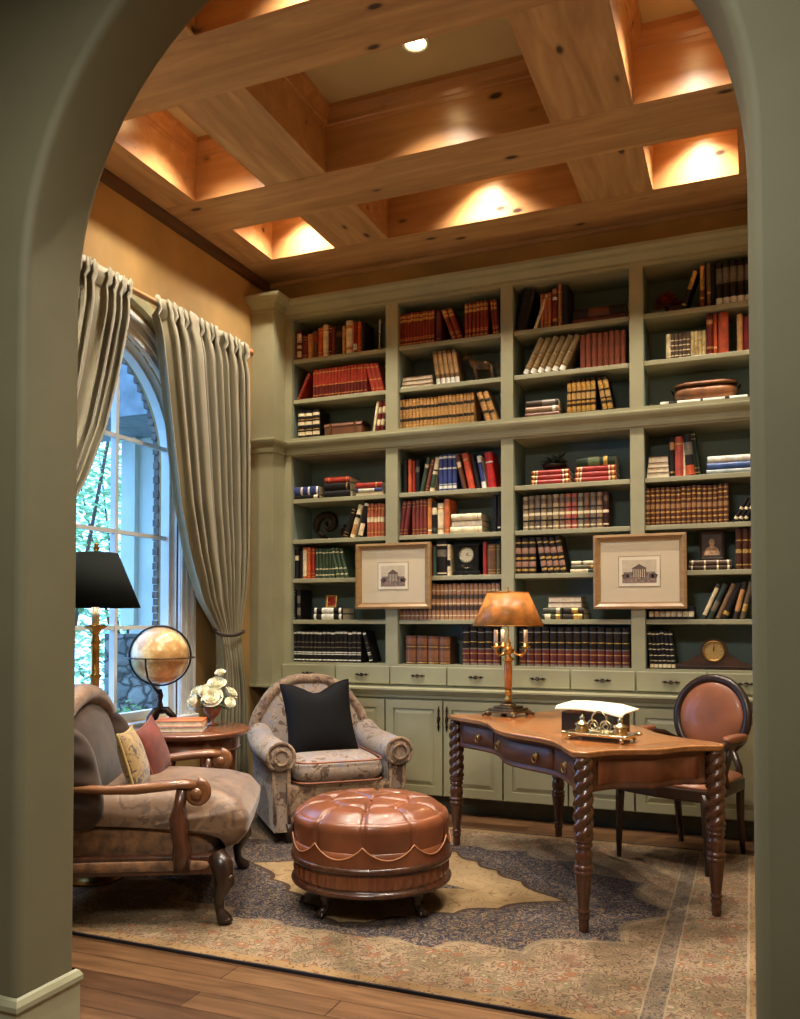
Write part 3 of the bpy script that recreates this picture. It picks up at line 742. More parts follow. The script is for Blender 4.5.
bset(3, 5, V(395), .99, 5, .96, (78, 44, 28), ((.1,.13,'g'),(.4,.5,'g'),(.7,.73,'g')), 'dark brown gilt')
for x, w, c, bd, wd in ((262,.035,(60,60,56),((.1,.9,CREAM),),'cream-striped leaning'), (286,.045,(48,58,52),((.2,.5,GREY),),'dark green leaning'), (318,.04,(120,92,64),(),'tan leaning'), (338,.05,BLK,((.1,.2,'g'),),'black leaning'), (382,.04,(52,44,36),((.2,.8,TAN),),'brown leaning'), (408,.04,(96,80,60),((.2,.4,'g'),),'olive leaning')):
    one(3, 6, V(x), w, .84, c, bd, wd, lean=24 if x < 360 else 14)
bset(3, 6, .03, .40, 8, .3, (40, 40, 40), ((.2,.6,CREAM),), 'tiny black white-labelled')
bset(3, 7, .04, .25, 6, .86, BLK, ((.03,.12,CREAM),(.2,.22,CREAM),(.34,.36,CREAM),(.5,.52,CREAM),(.64,.66,CREAM),(.9,.93,CREAM)), 'black cream-striped', lean=-5)

BOOKS.sort(key=lambda t: -t[0])
NB = 300
for a, me, Mx, label, grp in BOOKS[:NB]:
    o = bpy.data.objects.new('book', me); COL.objects.link(o); o.matrix_world = Mx
    tag(o, label, 'book', grp)
if len(BOOKS) > NB:
    m = MB(); mats = []
    for a, me, Mx, label, grp in BOOKS[NB:]:
        base = len(m.v)
        for v in me.vertices: m.v.append(Mx @ v.co)
        for p in me.polygons:
            mt = me.materials[p.material_index]
            if mt not in mats: mats.append(mt)
            m.f.append([base+k for k in p.vertices]); m.m.append(mats.index(mt)); m.s.append(p.use_smooth)
    me2 = bpy.data.meshes.new('book'); me2.from_pydata([tuple(v) for v in m.v], [], m.f)
    for q in mats: me2.materials.append(q)
    me2.polygons.foreach_set('material_index', m.m); me2.polygons.foreach_set('use_smooth', m.s); me2.update()
    o = bpy.data.objects.new('book', me2); COL.objects.link(o)
    tag(o, 'the remaining thinner and half-hidden books spread along the bookcase shelves', 'books'); o['kind'] = 'stuff'
print('BOOK COUNT', len(BOOKS))
# ------------------------------------------------------------------ ornaments on the shelves
def ub(b, u, y=SY): return (BAYS[b][0] + (BAYS[b][1]-BAYS[b][0])*u)*y/BF
def UZ(row): return shelf_z(row) + .0005
t = thing('candlestick', 'slim silver pointed candlestick at right end of top shelf, leftmost bay', 'candlestick', (ub(0, .93, 5.84), 5.86, UZ(0)))
m = MB(); m.lathe([(0,0),(.04,0),(.04,.008),(.018,.02),(.01,.05),(.018,.06),(.008,.075),(.008,.13),(.016,.14),(.009,.15)], 16); obj('stem', m, SILVER, t)
m = MB(); m.lathe([(.007,.15),(.007,.25),(.002,.255),(0,.256)], 12); obj('candle', m, pmat('wax', (226,218,196), .5), t)
# chest
t = thing('trinket_chest', 'small domed brown leather chest, third shelf from the top, leftmost bay', 'chest', ((ub(0,.335)+ub(0,.76))/2, 5.90, UZ(2)))
m = MB(); m.box(-.155, .155, -.09, .09, 0, .075); obj('body', m, pmat('chest_leather', (104, 66, 44), .4), t, bevel=.008)
m = MB(); m.grid(lambda u, v: (lerp(-.158, .158, v), -.093*math.cos(PI*u), .078+.035*math.sin(PI*u)), 12, 1); m.box(-.158,.158,-.093,.093,.0755,.079); obj('lid', m, pmat('chest_lid', (112, 70, 46), .4), t)
for s_ in (-1, 1):
    m = MB(); m.box(s_*.1-.01, s_*.1+.01, -.097, -.094, .01, .1); obj('strap', m, DKTRIM, t)
# dark bust-like sculpture
t = thing('sculpture', 'dark bronze abstract sculpture on round base, fourth shelf from the bottom, leftmost bay', 'sculpture', (ub(0,.36,5.9), 5.92, UZ(4)))
m = MB(); m.lathe([(0,0),(.06,0),(.06,.012),(.04,.02),(.02,.03)], 20); obj('base', m, BRONZE, t)
m = MB(); m.tube([(-.07,0,.06),(-.09,0,.12),(-.05,0,.19),(.03,0,.21),(.09,0,.17),(.08,0,.1),(.03,0,.07),(-.01,0,.11),(.02,0,.15)], [.02,.034,.036,.034,.034,.03,.024,.022,.012], 12); m.tube([(0,0,.025),(-.03,0,.05),(-.07,0,.07)], [.018,.02,.022], 10); obj('figure', m, BRONZE, t, subsurf=1)
t = thing('figurine', 'small black bird figurine beside leaning books, fourth shelf from the bottom, leftmost bay', 'figurine', (ub(0,.53,5.9)-.0, 5.96, UZ(4)))
m = MB(); m.lathe([(0,0),(.025,0),(.022,.012),(.01,.02)], 14); obj('base', m, BRONZE, t)
m = MB(); m.ball((0,0,.06), (.024,.02,.04)); m.ball((.012,-.005,.11), (.014,.013,.015)); m.tube([(.02,-.005,.11),(.036,-.008,.108)], [.005,.001], 6); m.tube([(-.01,0,.05),(-.03,0,.02)], [.01,.004], 6); obj('body', m, BRONZE, t)
def frame(name, label, cat, w, h, border, depth, loc, rotx, fmat, inner, inmat, group=None, rz=0):
    """standing or hanging picture frame in the xz plane facing -y, origin bottom centre"""
    t = thing(name, label, cat, loc, 0, group, rot=(rotx, 0, rz))
    m = MB()
    pr = [(0, 0), (-.0, -depth), (border*.35, -depth*1.15), (border*.75, -depth*.7), (border, -depth*.6), (border, 0)]
    cs = [(-w/2, 0), (w/2, 0), (w/2, h), (-w/2, h)]
    vs = []
    for i, (x, z) in enumerate(cs):
        sx = 1 if x < 0 else -1; sz = 1 if z == 0 else -1
        for o, y in pr: vs.append((x+sx*o, y, z+sz*o))
    K = len(pr)
    m.add(vs, [(i*K+k, ((i+1)%4)*K+k, ((i+1)%4)*K+(k+1)%K, i*K+(k+1)%K) for i in range(4) for k in range(K)])
    obj('frame', m, fmat, t)
    m = MB(); m.box(-w/2+border*.9, w/2-border*.9, -depth*.45, -depth*.2, border*.9, h-border*.9); obj('backing' if inner else 'picture', m, inmat, t)
    return t
def engraving(name, c0, c1, w, h, seed):
    """vague sepia building print: sky, arcade blocks, dark trees"""
    m, nt, b = newmat(name)
    co = coords(nt, (1/w, 1, 1/h), loc=(seed, 0, 0))
    br = N(nt, 'ShaderNodeTexBrick', inp={'Scale': 7, 'Mortar Size': .09, 'Brick Width': .35, 'Row Height': .5})
    sp = nt.nodes.new('ShaderNodeSeparateXYZ'); nt.links.new(co, sp.inputs[0])
    cb = nt.nodes.new('ShaderNodeCombineXYZ'); nt.links.new(sp.outputs[0], cb.inputs[0]); nt.links.new(sp.outputs[2], cb.inputs[1])
    nt.links.new(cb.outputs[0], br.inputs['Vector'])
    br.inputs['Color1'].default_value = lin(c0); br.inputs['Color2'].default_value = lin(c1); br.inputs['Mortar'].default_value = lin((206,190,160))
    no = N(nt, 'ShaderNodeTexNoise', inp={'Scale': 5, 'Detail': 5}); nt.links.new(cb.outputs[0], no.inputs['Vector'])
    mr = N(nt, 'ShaderNodeMapRange', inp={1: .2, 2: .75}); nt.links.new(sp.outputs[2], mr.inputs[0])
    ad = N(nt, 'ShaderNodeMath', operation='ADD'); nt.links.new(mr.outputs[0], ad.inputs[0]); nt.links.new(no.outputs['Fac'], ad.inputs[1])
    r = ramp(nt, [(.62, (0,0,0)), (.9, (255,255,255))]); nt.links.new(ad.outputs[0], r.inputs[0])
    mx = N(nt, 'ShaderNodeMix', data_type='RGBA'); nt.links.new(r.outputs[0], mx.inputs[0]); nt.links.new(br.outputs['Color'], mx.inputs[6]); mx.inputs[7].default_value = lin((216,200,172))
    nt.links.new(mx.outputs[2], b.inputs['Base Color']); b.inputs['Roughness'].default_value = .5
    return m
FRG = wood('gold_oak_frame', (136, 104, 64), (172, 136, 88), 'X', .35, 2, coat=.4)
GLZ = bpy.data.materials.new('picture_glass'); GLZ.use_nodes = True; nt = GLZ.node_tree; nt.nodes.clear()
o_ = nt.nodes.new('ShaderNodeOutputMaterial'); g_ = N(nt, 'ShaderNodeBsdfGlossy', inp={'Roughness': .03}); t_ = nt.nodes.new('ShaderNodeBsdfTransparent'); f_ = N(nt, 'ShaderNodeValue'); f_.outputs[0].default_value = .06; mx = nt.nodes.new('ShaderNodeMixShader')
nt.links.new(f_.outputs[0], mx.inputs[0]); nt.links.new(t_.outputs[0], mx.inputs[1]); nt.links.new(g_.outputs[0], mx.inputs[2]); nt.links.new(mx.outputs[0], o_.inputs[0])
MATB = pmat('mat_board', (214, 198, 166), .7, ns=2, na=.03); MATD = pmat('mat_line', (170, 148, 112), .7); PRT = pmat('print_paper', (232, 220, 194), .6, na=.02)
def hung(label, cx, z0, w, h, pw, ph, k):
    t = frame('framed_print', label, 'framed print', w, h, .045, .03, (cx, BF-.003, z0), 0, FRG, 1, MATB, 'framed prints hung on the bookcase')
    zc = h*.5
    m = MB(); m.box(-pw/2-.026, pw/2+.026, -.0152, -.0142, zc-ph/2-.026, zc+ph/2+.026); obj('mat_line', m, MATD, t)
    m = MB(); m.box(-pw/2-.02, pw/2+.02, -.0162, -.0154, zc-ph/2-.02, zc+ph/2+.02); obj('mount', m, PRT, t)
    SKYP, INK, MIDT = pmat('print_sky', (206, 190, 162), .6, ns=30, na=.06), pmat('print_ink', (92, 72, 66), .6, ns=90, na=.35), pmat('print_mid', (140, 118, 104), .6, ns=90, na=.25)
    m = MB(); Y0 = -.0166
    def R_(x0, x1, z0, z1, mi, y=0): m.add([(x0*pw, Y0-y, zc+z0*ph), (x1*pw, Y0-y, zc+z0*ph), (x1*pw, Y0-y, zc+z1*ph), (x0*pw, Y0-y, zc+z1*ph)], [(0,1,2,3)], mi)
    R_(-.5, .5, -.5, .5, 0); R_(-.5, .5, -.5, -.26, 2, .0002); R_(-.2, .2, -.28, .12, 1, .0003); R_(-.46, -.2, -.28, -.02, 2, .0003); R_(.2, .46, -.28, -.02, 2, .0003)
    m.add([(-.24*pw, Y0-.0004, zc+.12*ph), (.24*pw, Y0-.0004, zc+.12*ph), (0, Y0-.0004, zc+.32*ph)], [(0,1,2)], 1)
    for q in range(6): R_(-.17+.062*q, -.145+.062*q, -.26, .10, 0, .0005)
    for q in range(4): R_(-.43+.06*q, -.41+.06*q, -.2, -.06, 1, .0005); R_(.23+.06*q, .25+.06*q, -.2, -.06, 1, .0005)
    for tx, tr_ in ((-.42,.09), (-.33,.06), (.36,.07), (.44,.09)):
        m.add([(tx*pw+tr_*pw*math.cos(a_)*(1+.2*math.sin(5*a_)), Y0-.0006, zc-.2*ph+tr_*ph*1.3*math.sin(a_)) for a_ in [2*PI*i/18 for i in range(18)]], [tuple(range(18))], 1)
    for q in range(7): R_(-.4+.12*q, -.385+.12*q, -.42, -.34, 1, .0005)
    obj('engraving', m, [SKYP, INK, MIDT], t)
    m = MB(); m.add([(-w/2+.042, -.0187, .042), (w/2-.042, -.0187, .042), (w/2-.042, -.0187, h-.042), (-w/2+.042, -.0187, h-.042)], [(0,1,2,3)]); obj('glazing', m, GLZ, t)
    return t
hung('smaller gold framed print hung over the post left of the brass lamp', -2.40, 1.425, .585, .475, .19, .15, 1)
hung('gold framed sepia print hung over the post above the desk', -.672, 1.415, .585, .485, .215, .15, 2)
# red picture on lying books
t = frame('picture_frame', 'small gold picture frame with red picture, second shelf from the bottom, leftmost bay', 'picture frame', .09, .095, .014, .012, ((ub(0,.40)), 5.86, UZ(6)+2*.16*CLR[6]+.002), -.12, GOLD, 0, pmat('red_picture', (140, 44, 26), .5, ns=40, na=.6))
t = frame('picture_frame', 'small framed portrait standing on two books, third shelf from the bottom, rightmost bay', 'picture frame', .15, .19, .016, .014, ((ub(3,.54)), 5.87, UZ(5)+2*.12*CLR[5]+.003), -.1, pmat('dark_frame', (60, 44, 34), .4), 0, pmat('portrait_ground', (70, 52, 44), .5, ns=20, na=.3))
m = MB(); m.ball((0,-.0095,.115), (.018,.001,.024)); m.add([(-.05,-.0095,.03),(.05,-.0095,.03),(.035,-.0095,.075),(.012,-.0095,.092),(-.012,-.0095,.092),(-.035,-.0095,.075)], [(0,1,2,3,4,5)]); obj('sitter', m, pmat('portrait_light', (196, 160, 126), .5, ns=60, na=.3), t)
# horse
t = thing('horse_figurine', 'bronze standing horse figurine at right of second shelf, second bay', 'figurine', (ub(1,.82,5.85), 5.87, UZ(1)))
t.scale = (1.12, 1.0, 1.2)
m = MB(); m.tube([(-.055,0,.10),(-.03,0,.108),(.0,0,.104),(.03,0,.106),(.062,0,.102)], [.024,.034,.029,.031,.024], 12)
m.tube([(-.05,0,.115),(-.078,0,.145),(-.092,0,.172)], [.026,.018,.013], 10); m.tube([(-.088,0,.18),(-.108,0,.166),(-.128,0,.15)], [.013,.014,.008], 10)
for x, fx in ((-.05,-.062),(-.045,-.03),(.055,.05),(.06,.078)):
    y = .014 if fx in (-.062,.05) else -.014
    m.tube([(x,y,.1),(x+(fx-x)*.3,y,.06),(fx,y,.03),(fx-.004,y,.004)], [.017,.009,.006,.008], 8)
m.tube([(.08,0,.112),(.1,0,.09),(.102,0,.05)], [.006,.009,.003], 8); m.tube([(-.09,-.006,.185),(-.092,-.008,.197)], [.004,.001], 6); m.tube([(-.09,.006,.185),(-.092,.008,.197)], [.004,.001], 6)
obj('body', m, pmat('horse_bronze', (112, 88, 62), .4, .7, ns=14, na=.35), t)
m = MB(); m.box(-.1,.1,-.035,.035,0,.006); obj('plinth', m, BRONZE, t)
# clocks
def dial(m, c, r, n=28, y0=0):
    m.add([(c[0]+r*math.cos(2*PI*i/n), c[1], c[2]+r*math.sin(2*PI*i/n)) for i in range(n)], [tuple(range(n))])
def hands(t, c, r, mat, h=(40, 100)):
    for nme, L, w, a in (('hour_hand', r*.5, r*.07, h[0]), ('minute_hand', r*.78, r*.045, h[1])):
        m = MB(); a = math.radians(a); d = Vector((math.sin(a), 0, math.cos(a))); p = Vector((d.z, 0, -d.x)); o = Vector(c)
        m.add([o-p*w, o+p*w, o+d*L+p*w*.3, o+d*L-p*w*.3], [(0,1,2,3)]); obj(nme, m, mat, t)
    m = MB()
    for k in range(12):
        a = 2*PI*k/12; L = r*.13; d = Vector((math.sin(a), 0, math.cos(a))); p = Vector((d.z, 0, -d.x))*r*.025; o = Vector(c)+Vector((0,.0006,0))
        m.add([o+d*r*.74-p, o+d*r*.74+p, o+d*(r*.74+L)+p, o+d*(r*.74+L)-p], [(0,1,2,3)])
    obj('hour_marks', m, mat, t)
DIAL = pmat('dial', (222, 210, 172), .5, na=.04)
t = thing('clock', 'black tablet clock with cream dial, third shelf from the bottom, second bay', 'clock', ((ub(1,.515)+ub(1,.815))/2, 5.87, UZ(5)))
m = MB(); m.box(-.10,.10,-.05,.05,.0,.03); m.box(-.088,.088,-.042,.045,.03,.205); m.box(-.096,.096,-.05,.05,.205,.225); m.box(-.05,.05,-.046,-.042,.04,.075); obj('case', m, pmat('black_slate', (26,26,26), .2), t, bevel=.003)
m = MB(); m.lathe([(.046,0),(.056,.0),(.056,.006),(.05,.008),(.046,.004)], 28, M=T(0,-.043,.145) @ RX(PI/2), caps=False); obj('bezel', m, SILVER, t)
m = MB(); dial(m, (0,-.0445,.145), .049); obj('dial', m, DIAL, t); hands(t, (0,-.0475,.145), .049, IRON)
m = MB(); m.tube([(-.03,-.046,.06),(0,-.05,.052),(.03,-.046,.06)], .004, 6); obj('gilt_mount', m, SILVER, t)
t = thing('mantel_clock', 'napoleon hat wooden mantel clock at right of the bottom shelf, rightmost bay', 'clock', (ub(3,.55), 5.86, UZ(7)))
pts = [(-.27,0),(.27,0),(.27,.025)] + [(lerp(.25,.085,i/10), .03+.075*((i/10)**1.8)) for i in range(11)] + [(.085*math.cos(PI*i/12), .118+.078*math.sin(PI*i/12)) for i in range(13)] + [(-lerp(.085,.25,i/10), .03+.075*((1-i/10)**1.8)) for i in range(11)] + [(-.27,.025)]
m = MB(); m.prism(pts, 0, .10, M=T(0,.05,0) @ RX(PI/2)); obj('case', m, wood('clock_wood', (52, 34, 26), (84, 56, 42), 'X', .3, 2, coat=.5), t)
m = MB(); m.box(-.285,.285,-.06,.058,0,.022); obj('base', m, DARKW, t, bevel=.003)
m = MB(); m.lathe([(.056,0),(.068,0),(.068,.008),(.062,.012),(.056,.006)], 30, M=T(0,-.0505,.118) @ RX(PI/2), caps=False); obj('bezel', m, BRASS, t)
m = MB(); dial(m, (0,-.0525,.118), .058); obj('dial', m, pmat('dial_gold', (196, 160, 96), .4, .2, na=.1), t); hands(t, (0,-.0565,.118), .058, IRON, (0, 5))
# black shield plaque in front of the wide black book is part of the book; plant and leaf ornaments
LEAFD = pmat('dark_leaf', (52, 60, 40), .55, ns=20, na=.3)
def leaf(m, base, dirv, L, w, mi=0, bend=.3):
    d = Vector(dirv).normalized(); up = Vector((0,0,1)); s = d.cross(up)
    if s.length < .1: s = Vector((1,0,0))
    s.normalize(); nn = s.cross(d)
    pts = []
    for k, (f, ww) in enumerate(((0,.08),(.3,.9),(.6,1),(.85,.5),(1,.02))):
        c = Vector(base)+d*L*f - up*(bend*L*f*f)
        pts += [c-s*w*ww/2, c+nn*w*.12*ww, c+s*w*ww/2]
    fs = []
    for k in range(4):
        fs += [(k*3,k*3+1,k*3+4,k*3+3), (k*3+1,k*3+2,k*3+5,k*3+4)]
    m.add(pts, fs, mi, None, True)
t = thing('trailing_plant', 'small dark leafy plant in bowl on red books, fourth shelf, third bay', 'plant', (ub(2,.34), 5.90, ZPL+.002))
t.scale = (1.25, 1.1, 1.35)
m = MB(); m.lathe([(0,0),(.04,0),(.065,.02),(.07,.035),(.062,.034),(.04,.02),(0,.02)], 20); obj('bowl', m, BRONZE, t)
m = MB(); rr = random.Random(3)
for i in range(60):
    a = rr.uniform(0, 2*PI); e = rr.uniform(.1, 1.3); L = rr.uniform(.03,.075)
    leaf(m, (.03*math.cos(a), .02*math.sin(a), .03+rr.uniform(0,.03)), (math.cos(a)*math.cos(e)*1.4, math.sin(a)*math.cos(e)*.6, math.sin(e)), L, .018)
obj('foliage', m, LEAFD, t)
t = thing('red_flower_ornament', 'dark red carved flower ornament at left of the top shelf, rightmost bay', 'ornament', (ub(3,.2,5.86), 5.87, UZ(0)))
m = MB(); m.lathe([(0,0),(.035,0),(.03,.015),(.012,.03),(.012,.06)], 16); obj('stand', m, SILVER, t)
m = MB()
for k in range(26):
    a = k*2.4; r = .012+.05*(k/26); L = .05
    leaf(m, (r*.4*math.cos(a), r*.4*math.sin(a), .06+.05*(1-k/26)), (math.cos(a), math.sin(a)*.7, .9-.9*k/26), L+.02, .04, 0, .1)
for k in range(12):
    a = k*2.4; leaf(m, (.1+.015*math.cos(a), .01*math.sin(a), .07), (math.cos(a), math.sin(a), .6), .04, .03)
m.tube([(0,0,.05),(.05,0,.045),(.1,0,.07)], .005, 6)
obj('petals', m, pmat('red_lacquer', (116, 34, 30), .45, ns=20, na=.3), t)
# copper bound box on the white book
t = thing('bread_box', 'long rounded copper and wood box on a flat book, third shelf, rightmost bay', 'box', (ub(3,.50), 5.90, UZ(2)+.1*CLR[2]+.002))
COP = pmat('copper_brown', (124, 80, 48), .45, .3, ns=9, na=.3, bump=.4, bs=50)
t.scale = (.92, 1, .95)
m = MB(); m.puff([(.21*math.copysign(abs(math.cos(a))**.5, math.cos(a)), .085*math.copysign(abs(math.sin(a))**.5, math.sin(a))) for a in [2*PI*i/36 for i in range(36)]], .05, 6, M=T(0,0,.05)); obj('body', m, COP, t)
m = MB(); m.puff([(.213*math.copysign(abs(math.cos(a))**.5, math.cos(a)), .088*math.copysign(abs(math.sin(a))**.5, math.sin(a))) for a in [2*PI*i/36 for i in range(36)]], .035, 4, M=T(0,0,.104), T2=.008); obj('lid', m, COP, t)
for x in (-.215, .215):
    m = MB(); m.tube([(x,-.03,.07),(x*1.07,-.02,.09),(x*1.07,.02,.09),(x,.03,.07)], .004, 6); obj('handle', m, IRON, t)
# ------------------------------------------------------------------ curtains
CURT = pmat('curtain_silk', (138, 131, 103), .55, ns=3, na=.06, bump=.06, bs=120, sheen=.3)
t = thing('curtain_rod', 'pale wooden curtain rod with ball end above the arched window', 'curtain rod', (-3.385, 4.1, 3.30))
m = MB(); m.tube([(0, -1.35, 0), (0, 1.24, 0)], .019, 14); obj('pole', m, PINE_Y, t)
m = MB(); m.ball((0, 1.262, 0), .032); m.ball((0, 1.242, 0), (.022,.012,.022)); obj('finial', m, wood('finial_wood', (176,104,56), (206,136,80), 'Y', .3), t)
for y in (-1.2, 1.215):
    m = MB(); m.tube([(-.113, y, 0), (-.02, y, 0)], .01, 8); m.box(-.113, -.105, y-.02, y+.02, -.03, .03); obj('bracket', m, PINE_Y, t)
def curtain(label, inner, outer, tie_z, npl, seed, tie_y):
    """inner/outer: tables z -> y of the window side and the wall side edges"""
    t = thing('curtain', label, 'curtain', (-3.385, (inner[-1][1]+outer[-1][1])/2, 0), 0, 'silk curtains at the arched window')
    oy = t.location.y; rr = random.Random(seed); ph = [rr.uniform(-.6, .6) for _ in range(npl+1)]
    ZTOP = 3.335
    def fn(u, v):
        z = lerp(.012, ZTOP, v)
        a, b_ = table(inner, z), table(outer, z)
        k = u*npl + .30*math.sin(2*PI*u*3.3+seed) + .16*math.sin(2*PI*u*7.1); w = math.sin(2*PI*k + ph[int(min(k, npl))]*.0) ; w2 = math.sin(2*PI*k*.5 + 1.7*seed)
        dt = abs(z-tie_z); sq = min(1, dt/.35); amp = lerp(.020, .038, sq)
        if z > 3.2: amp = lerp(amp, .014, min(1, (z-3.2)/.08))
        x = .012*w2*sq + amp*w
        x += (1-sq)*.0 
        if z < tie_z: x += .0
        # header gathers bulge round the pole
        y = lerp(a, b_, u + .018*math.sin(4*PI*k+seed)*sq)
        if z > 3.25:
            x = amp*w + .022*math.cos(min(1,max(0,(z-3.25)/.1))*PI*1)*0 + .028 if True else x
            z += .006*math.sin(2*PI*k*1.7+seed) * (v-.96)/.04 if v > .96 else 0
        x += .03*min(1, max(0, (3.30-z)/.2)) if z < 3.30 else .0
        return (x + (.0 if z > 3.25 else .0) - .0, y - oy, z)
    m = MB(); m.grid(fn, npl*14, 90); obj('cloth', m, CURT, t, solid=.003)
    m = MB()
    ya, yb = table(inner, tie_z)-oy, table(outer, tie_z)-oy; yc = (ya+yb)/2; hw = abs(yb-ya)/2+.012
    m.tube([(.035+.072*math.cos(a), yc+hw*math.sin(a), tie_z+.012*math.sin(2*a)-.02*math.cos(a)) for a in [2*PI*i/28 for i in range(28)]], .011, 8, closed=True)
    m.tube([(.10, yc+hw*.3*s_, tie_z-.02) for s_ in (-1, -.3, .4, 1)], [.006, .014, .014, .006], 8)
    obj('tieback', m, pmat('tie_cord', (58, 38, 30), .6), t)
    return t
curtain('wide olive silk curtain at right of the arched window, tied back', [(3.345, 4.26), (3.01, 4.32), (2.71, 4.375), (2.41, 4.43), (2.1, 4.49), (1.79, 4.59), (1.475, 4.74), (1.26, 4.93), (1.05, 4.97), (.8, 4.95), (.4, 4.90), (0, 4.88)],
        [(3.345, 5.31), (2.5, 5.33), (1.85, 5.32), (1.5, 5.27), (1.26, 5.20), (1.05, 5.22), (.77, 5.28), (0, 5.33)], 1.265, 15, 2, 5.06)
curtain('olive silk curtain at left of the arched window, half hidden by the archway', [(3.345, 4.05), (3.03, 3.985), (2.716, 3.905), (2.41, 3.81), (2.1, 3.66), (1.8, 3.45), (1.5, 3.15), (1.265, 2.93), (1.0, 2.93), (0, 3.0)],
        [(3.345, 2.85), (1.8, 2.76), (1.265, 2.68), (1.0, 2.64), (0, 2.58)], 1.265, 17, 5, 2.8)

# ------------------------------------------------------------------ rug
def build_rug():
    X0, X1, Y0, Y1 = -3.42, .05, 2.89, 5.30
    cx, cy = (X0+X1)/2, (Y0+Y1)/2
    m, nt, b = newmat('oriental_rug')
    tc = nt.nodes.new('ShaderNodeTexCoord'); L = nt.links
    def val(x):
        return x
    def mth(op, a, b_=None, c_=None, clamp=False):
        n = nt.nodes.new('ShaderNodeMath'); n.operation = op; n.use_clamp = clamp
        for i, v in enumerate((a, b_, c_)):
            if v is None: continue
            if isinstance(v, (int, float)): n.inputs[i].default_value = v
            else: L.new(v, n.inputs[i])
        return n.outputs[0]
    def mix(f, a, b_):
        n = N(nt, 'ShaderNodeMix', data_type='RGBA')
        if isinstance(f, (int, float)): n.inputs[0].default_value = f
        else: L.new(f, n.inputs[0])
        for i, v in ((6, a), (7, b_)):
            if isinstance(v, tuple): n.inputs[i].default_value = lin(v)
            else: L.new(v, n.inputs[i])
        return n.outputs[2]
    sp = nt.nodes.new('ShaderNodeSeparateXYZ')
    # gentle distortion so that lines wobble like a weave
    dn = N(nt, 'ShaderNodeTexNoise', inp={'Scale': 9, 'Detail': 2}); L.new(tc.outputs['Object'], dn.inputs['Vector'])
    dm = N(nt, 'ShaderNodeMix', data_type='VECTOR', inp={0: .012}); L.new(tc.outputs['Object'], dm.inputs[4]); L.new(dn.outputs['Color'], dm.inputs[5])
    L.new(dm.outputs[1], sp.inputs[0])
    p = mth('ABSOLUTE', sp.outputs[0]); q = mth('ABSOLUTE', sp.outputs[1])
    hx, hy = (X1-X0)/2, (Y1-Y0)/2
    edge = mth('MINIMUM', mth('SUBTRACT', hx, p), mth('SUBTRACT', hy, q))      # distance to rug edge
    # field shapes
    ang = mth('ARCTAN2', q, p)
    sc1 = mth('MULTIPLY', mth('ABSOLUTE', mth('SINE', mth('MULTIPLY', ang, 9))), .07)
    dia = mth('ADD', mth('DIVIDE', p, .86), mth('DIVIDE', q, .72))
    dia = mth('ADD', dia, sc1)
    el = mth('ADD', mth('POWER', mth('DIVIDE', p, 1.36), 2), mth('POWER', mth('DIVIDE', q, .86), 2))
    el = mth('ADD', el, mth('MULTIPLY', sc1, 3))
    inner = mth('LESS_THAN', dia, 1); navy = mth('LESS_THAN', el, 1)
    # floral textures
    def flo(scale, seed=0):
        c2 = nt.nodes.new('ShaderNodeMapping'); c2.inputs['Location'].default_value = (seed, seed*.7, 0); L.new(tc.outputs['Object'], c2.inputs[0])
        n_ = N(nt, 'ShaderNodeTexNoise', inp={'Scale': scale*1.3, 'Detail': 1}); L.new(c2.outputs[0], n_.inputs['Vector'])
        mm = N(nt, 'ShaderNodeMix', data_type='VECTOR', inp={0: .05}); L.new(c2.outputs[0], mm.inputs[4]); L.new(n_.outputs['Color'], mm.inputs[5])
        v = N(nt, 'ShaderNodeTexVoronoi', feature='F1', inp={'Scale': scale}); L.new(mm.outputs[1], v.inputs['Vector'])
        e = N(nt, 'ShaderNodeTexVoronoi', feature='DISTANCE_TO_EDGE', inp={'Scale': scale*.8}); L.new(mm.outputs[1], e.inputs['Vector'])
        vn = N(nt, 'ShaderNodeTexNoise', inp={'Scale': scale*.7, 'Detail': 1, 'Distortion': .3}); L.new(c2.outputs[0], vn.inputs['Vector'])
        fr = mth('FRACT', mth('MULTIPLY', vn.outputs['Fac'], 7)); vine = mth('ABSOLUTE', mth('SUBTRACT', fr, .5))
        vine = mth('MULTIPLY', vine, .55)
        return v.outputs['Distance'], vine, v.outputs['Color']
    d1, e1, c1 = flo(30); d2, e2, c2_ = flo(44, 3); d3, e3, c3 = flo(11, 8)
    hs = nt.nodes.new('ShaderNodeSeparateColor'); L.new(c1, hs.inputs[0])
    hs2 = nt.nodes.new('ShaderNodeSeparateColor'); L.new(c2_, hs2.inputs[0])
    TANc, CRM, NAV, RUS, OLV, SLT = (170, 146, 110), (184, 164, 132), (66, 62, 70), (150, 108, 80), (130, 116, 86), (114, 110, 106)
    flower = mix(mth('GREATER_THAN', hs.outputs[0], .55), RUS, mix(mth('GREATER_THAN', hs.outputs[1], .5), OLV, SLT))
    # navy field: cream scrolls and small flowers
    f_navy = mix(mth('LESS_THAN', e1, .085), NAV, (150, 130, 100))
    f_navy = mix(mth('LESS_THAN', d2, .22), f_navy, (140, 118, 92)); f_navy = mix(mth('LESS_THAN', d1, .30), f_navy, mix(.4, flower, (150, 128, 100)))
    f_navy = mix(mth('LESS_THAN', d1, .1), f_navy, CRM)
    f_navy = mix(mth('LESS_THAN', e2, .04), f_navy, (58, 58, 72))
    # outer tan ground: dense small florals
    mot = N(nt, 'ShaderNodeTexNoise', inp={'Scale': 5.5, 'Detail': 5, 'Roughness': .7}); L.new(tc.outputs['Object'], mot.inputs['Vector']); mr_ = ramp(nt, [(.38, (140,124,96)), (.48, TANc), (.56, (176,150,118)), (.66, (150,108,82))]); L.new(mot.outputs['Fac'], mr_.inputs[0])
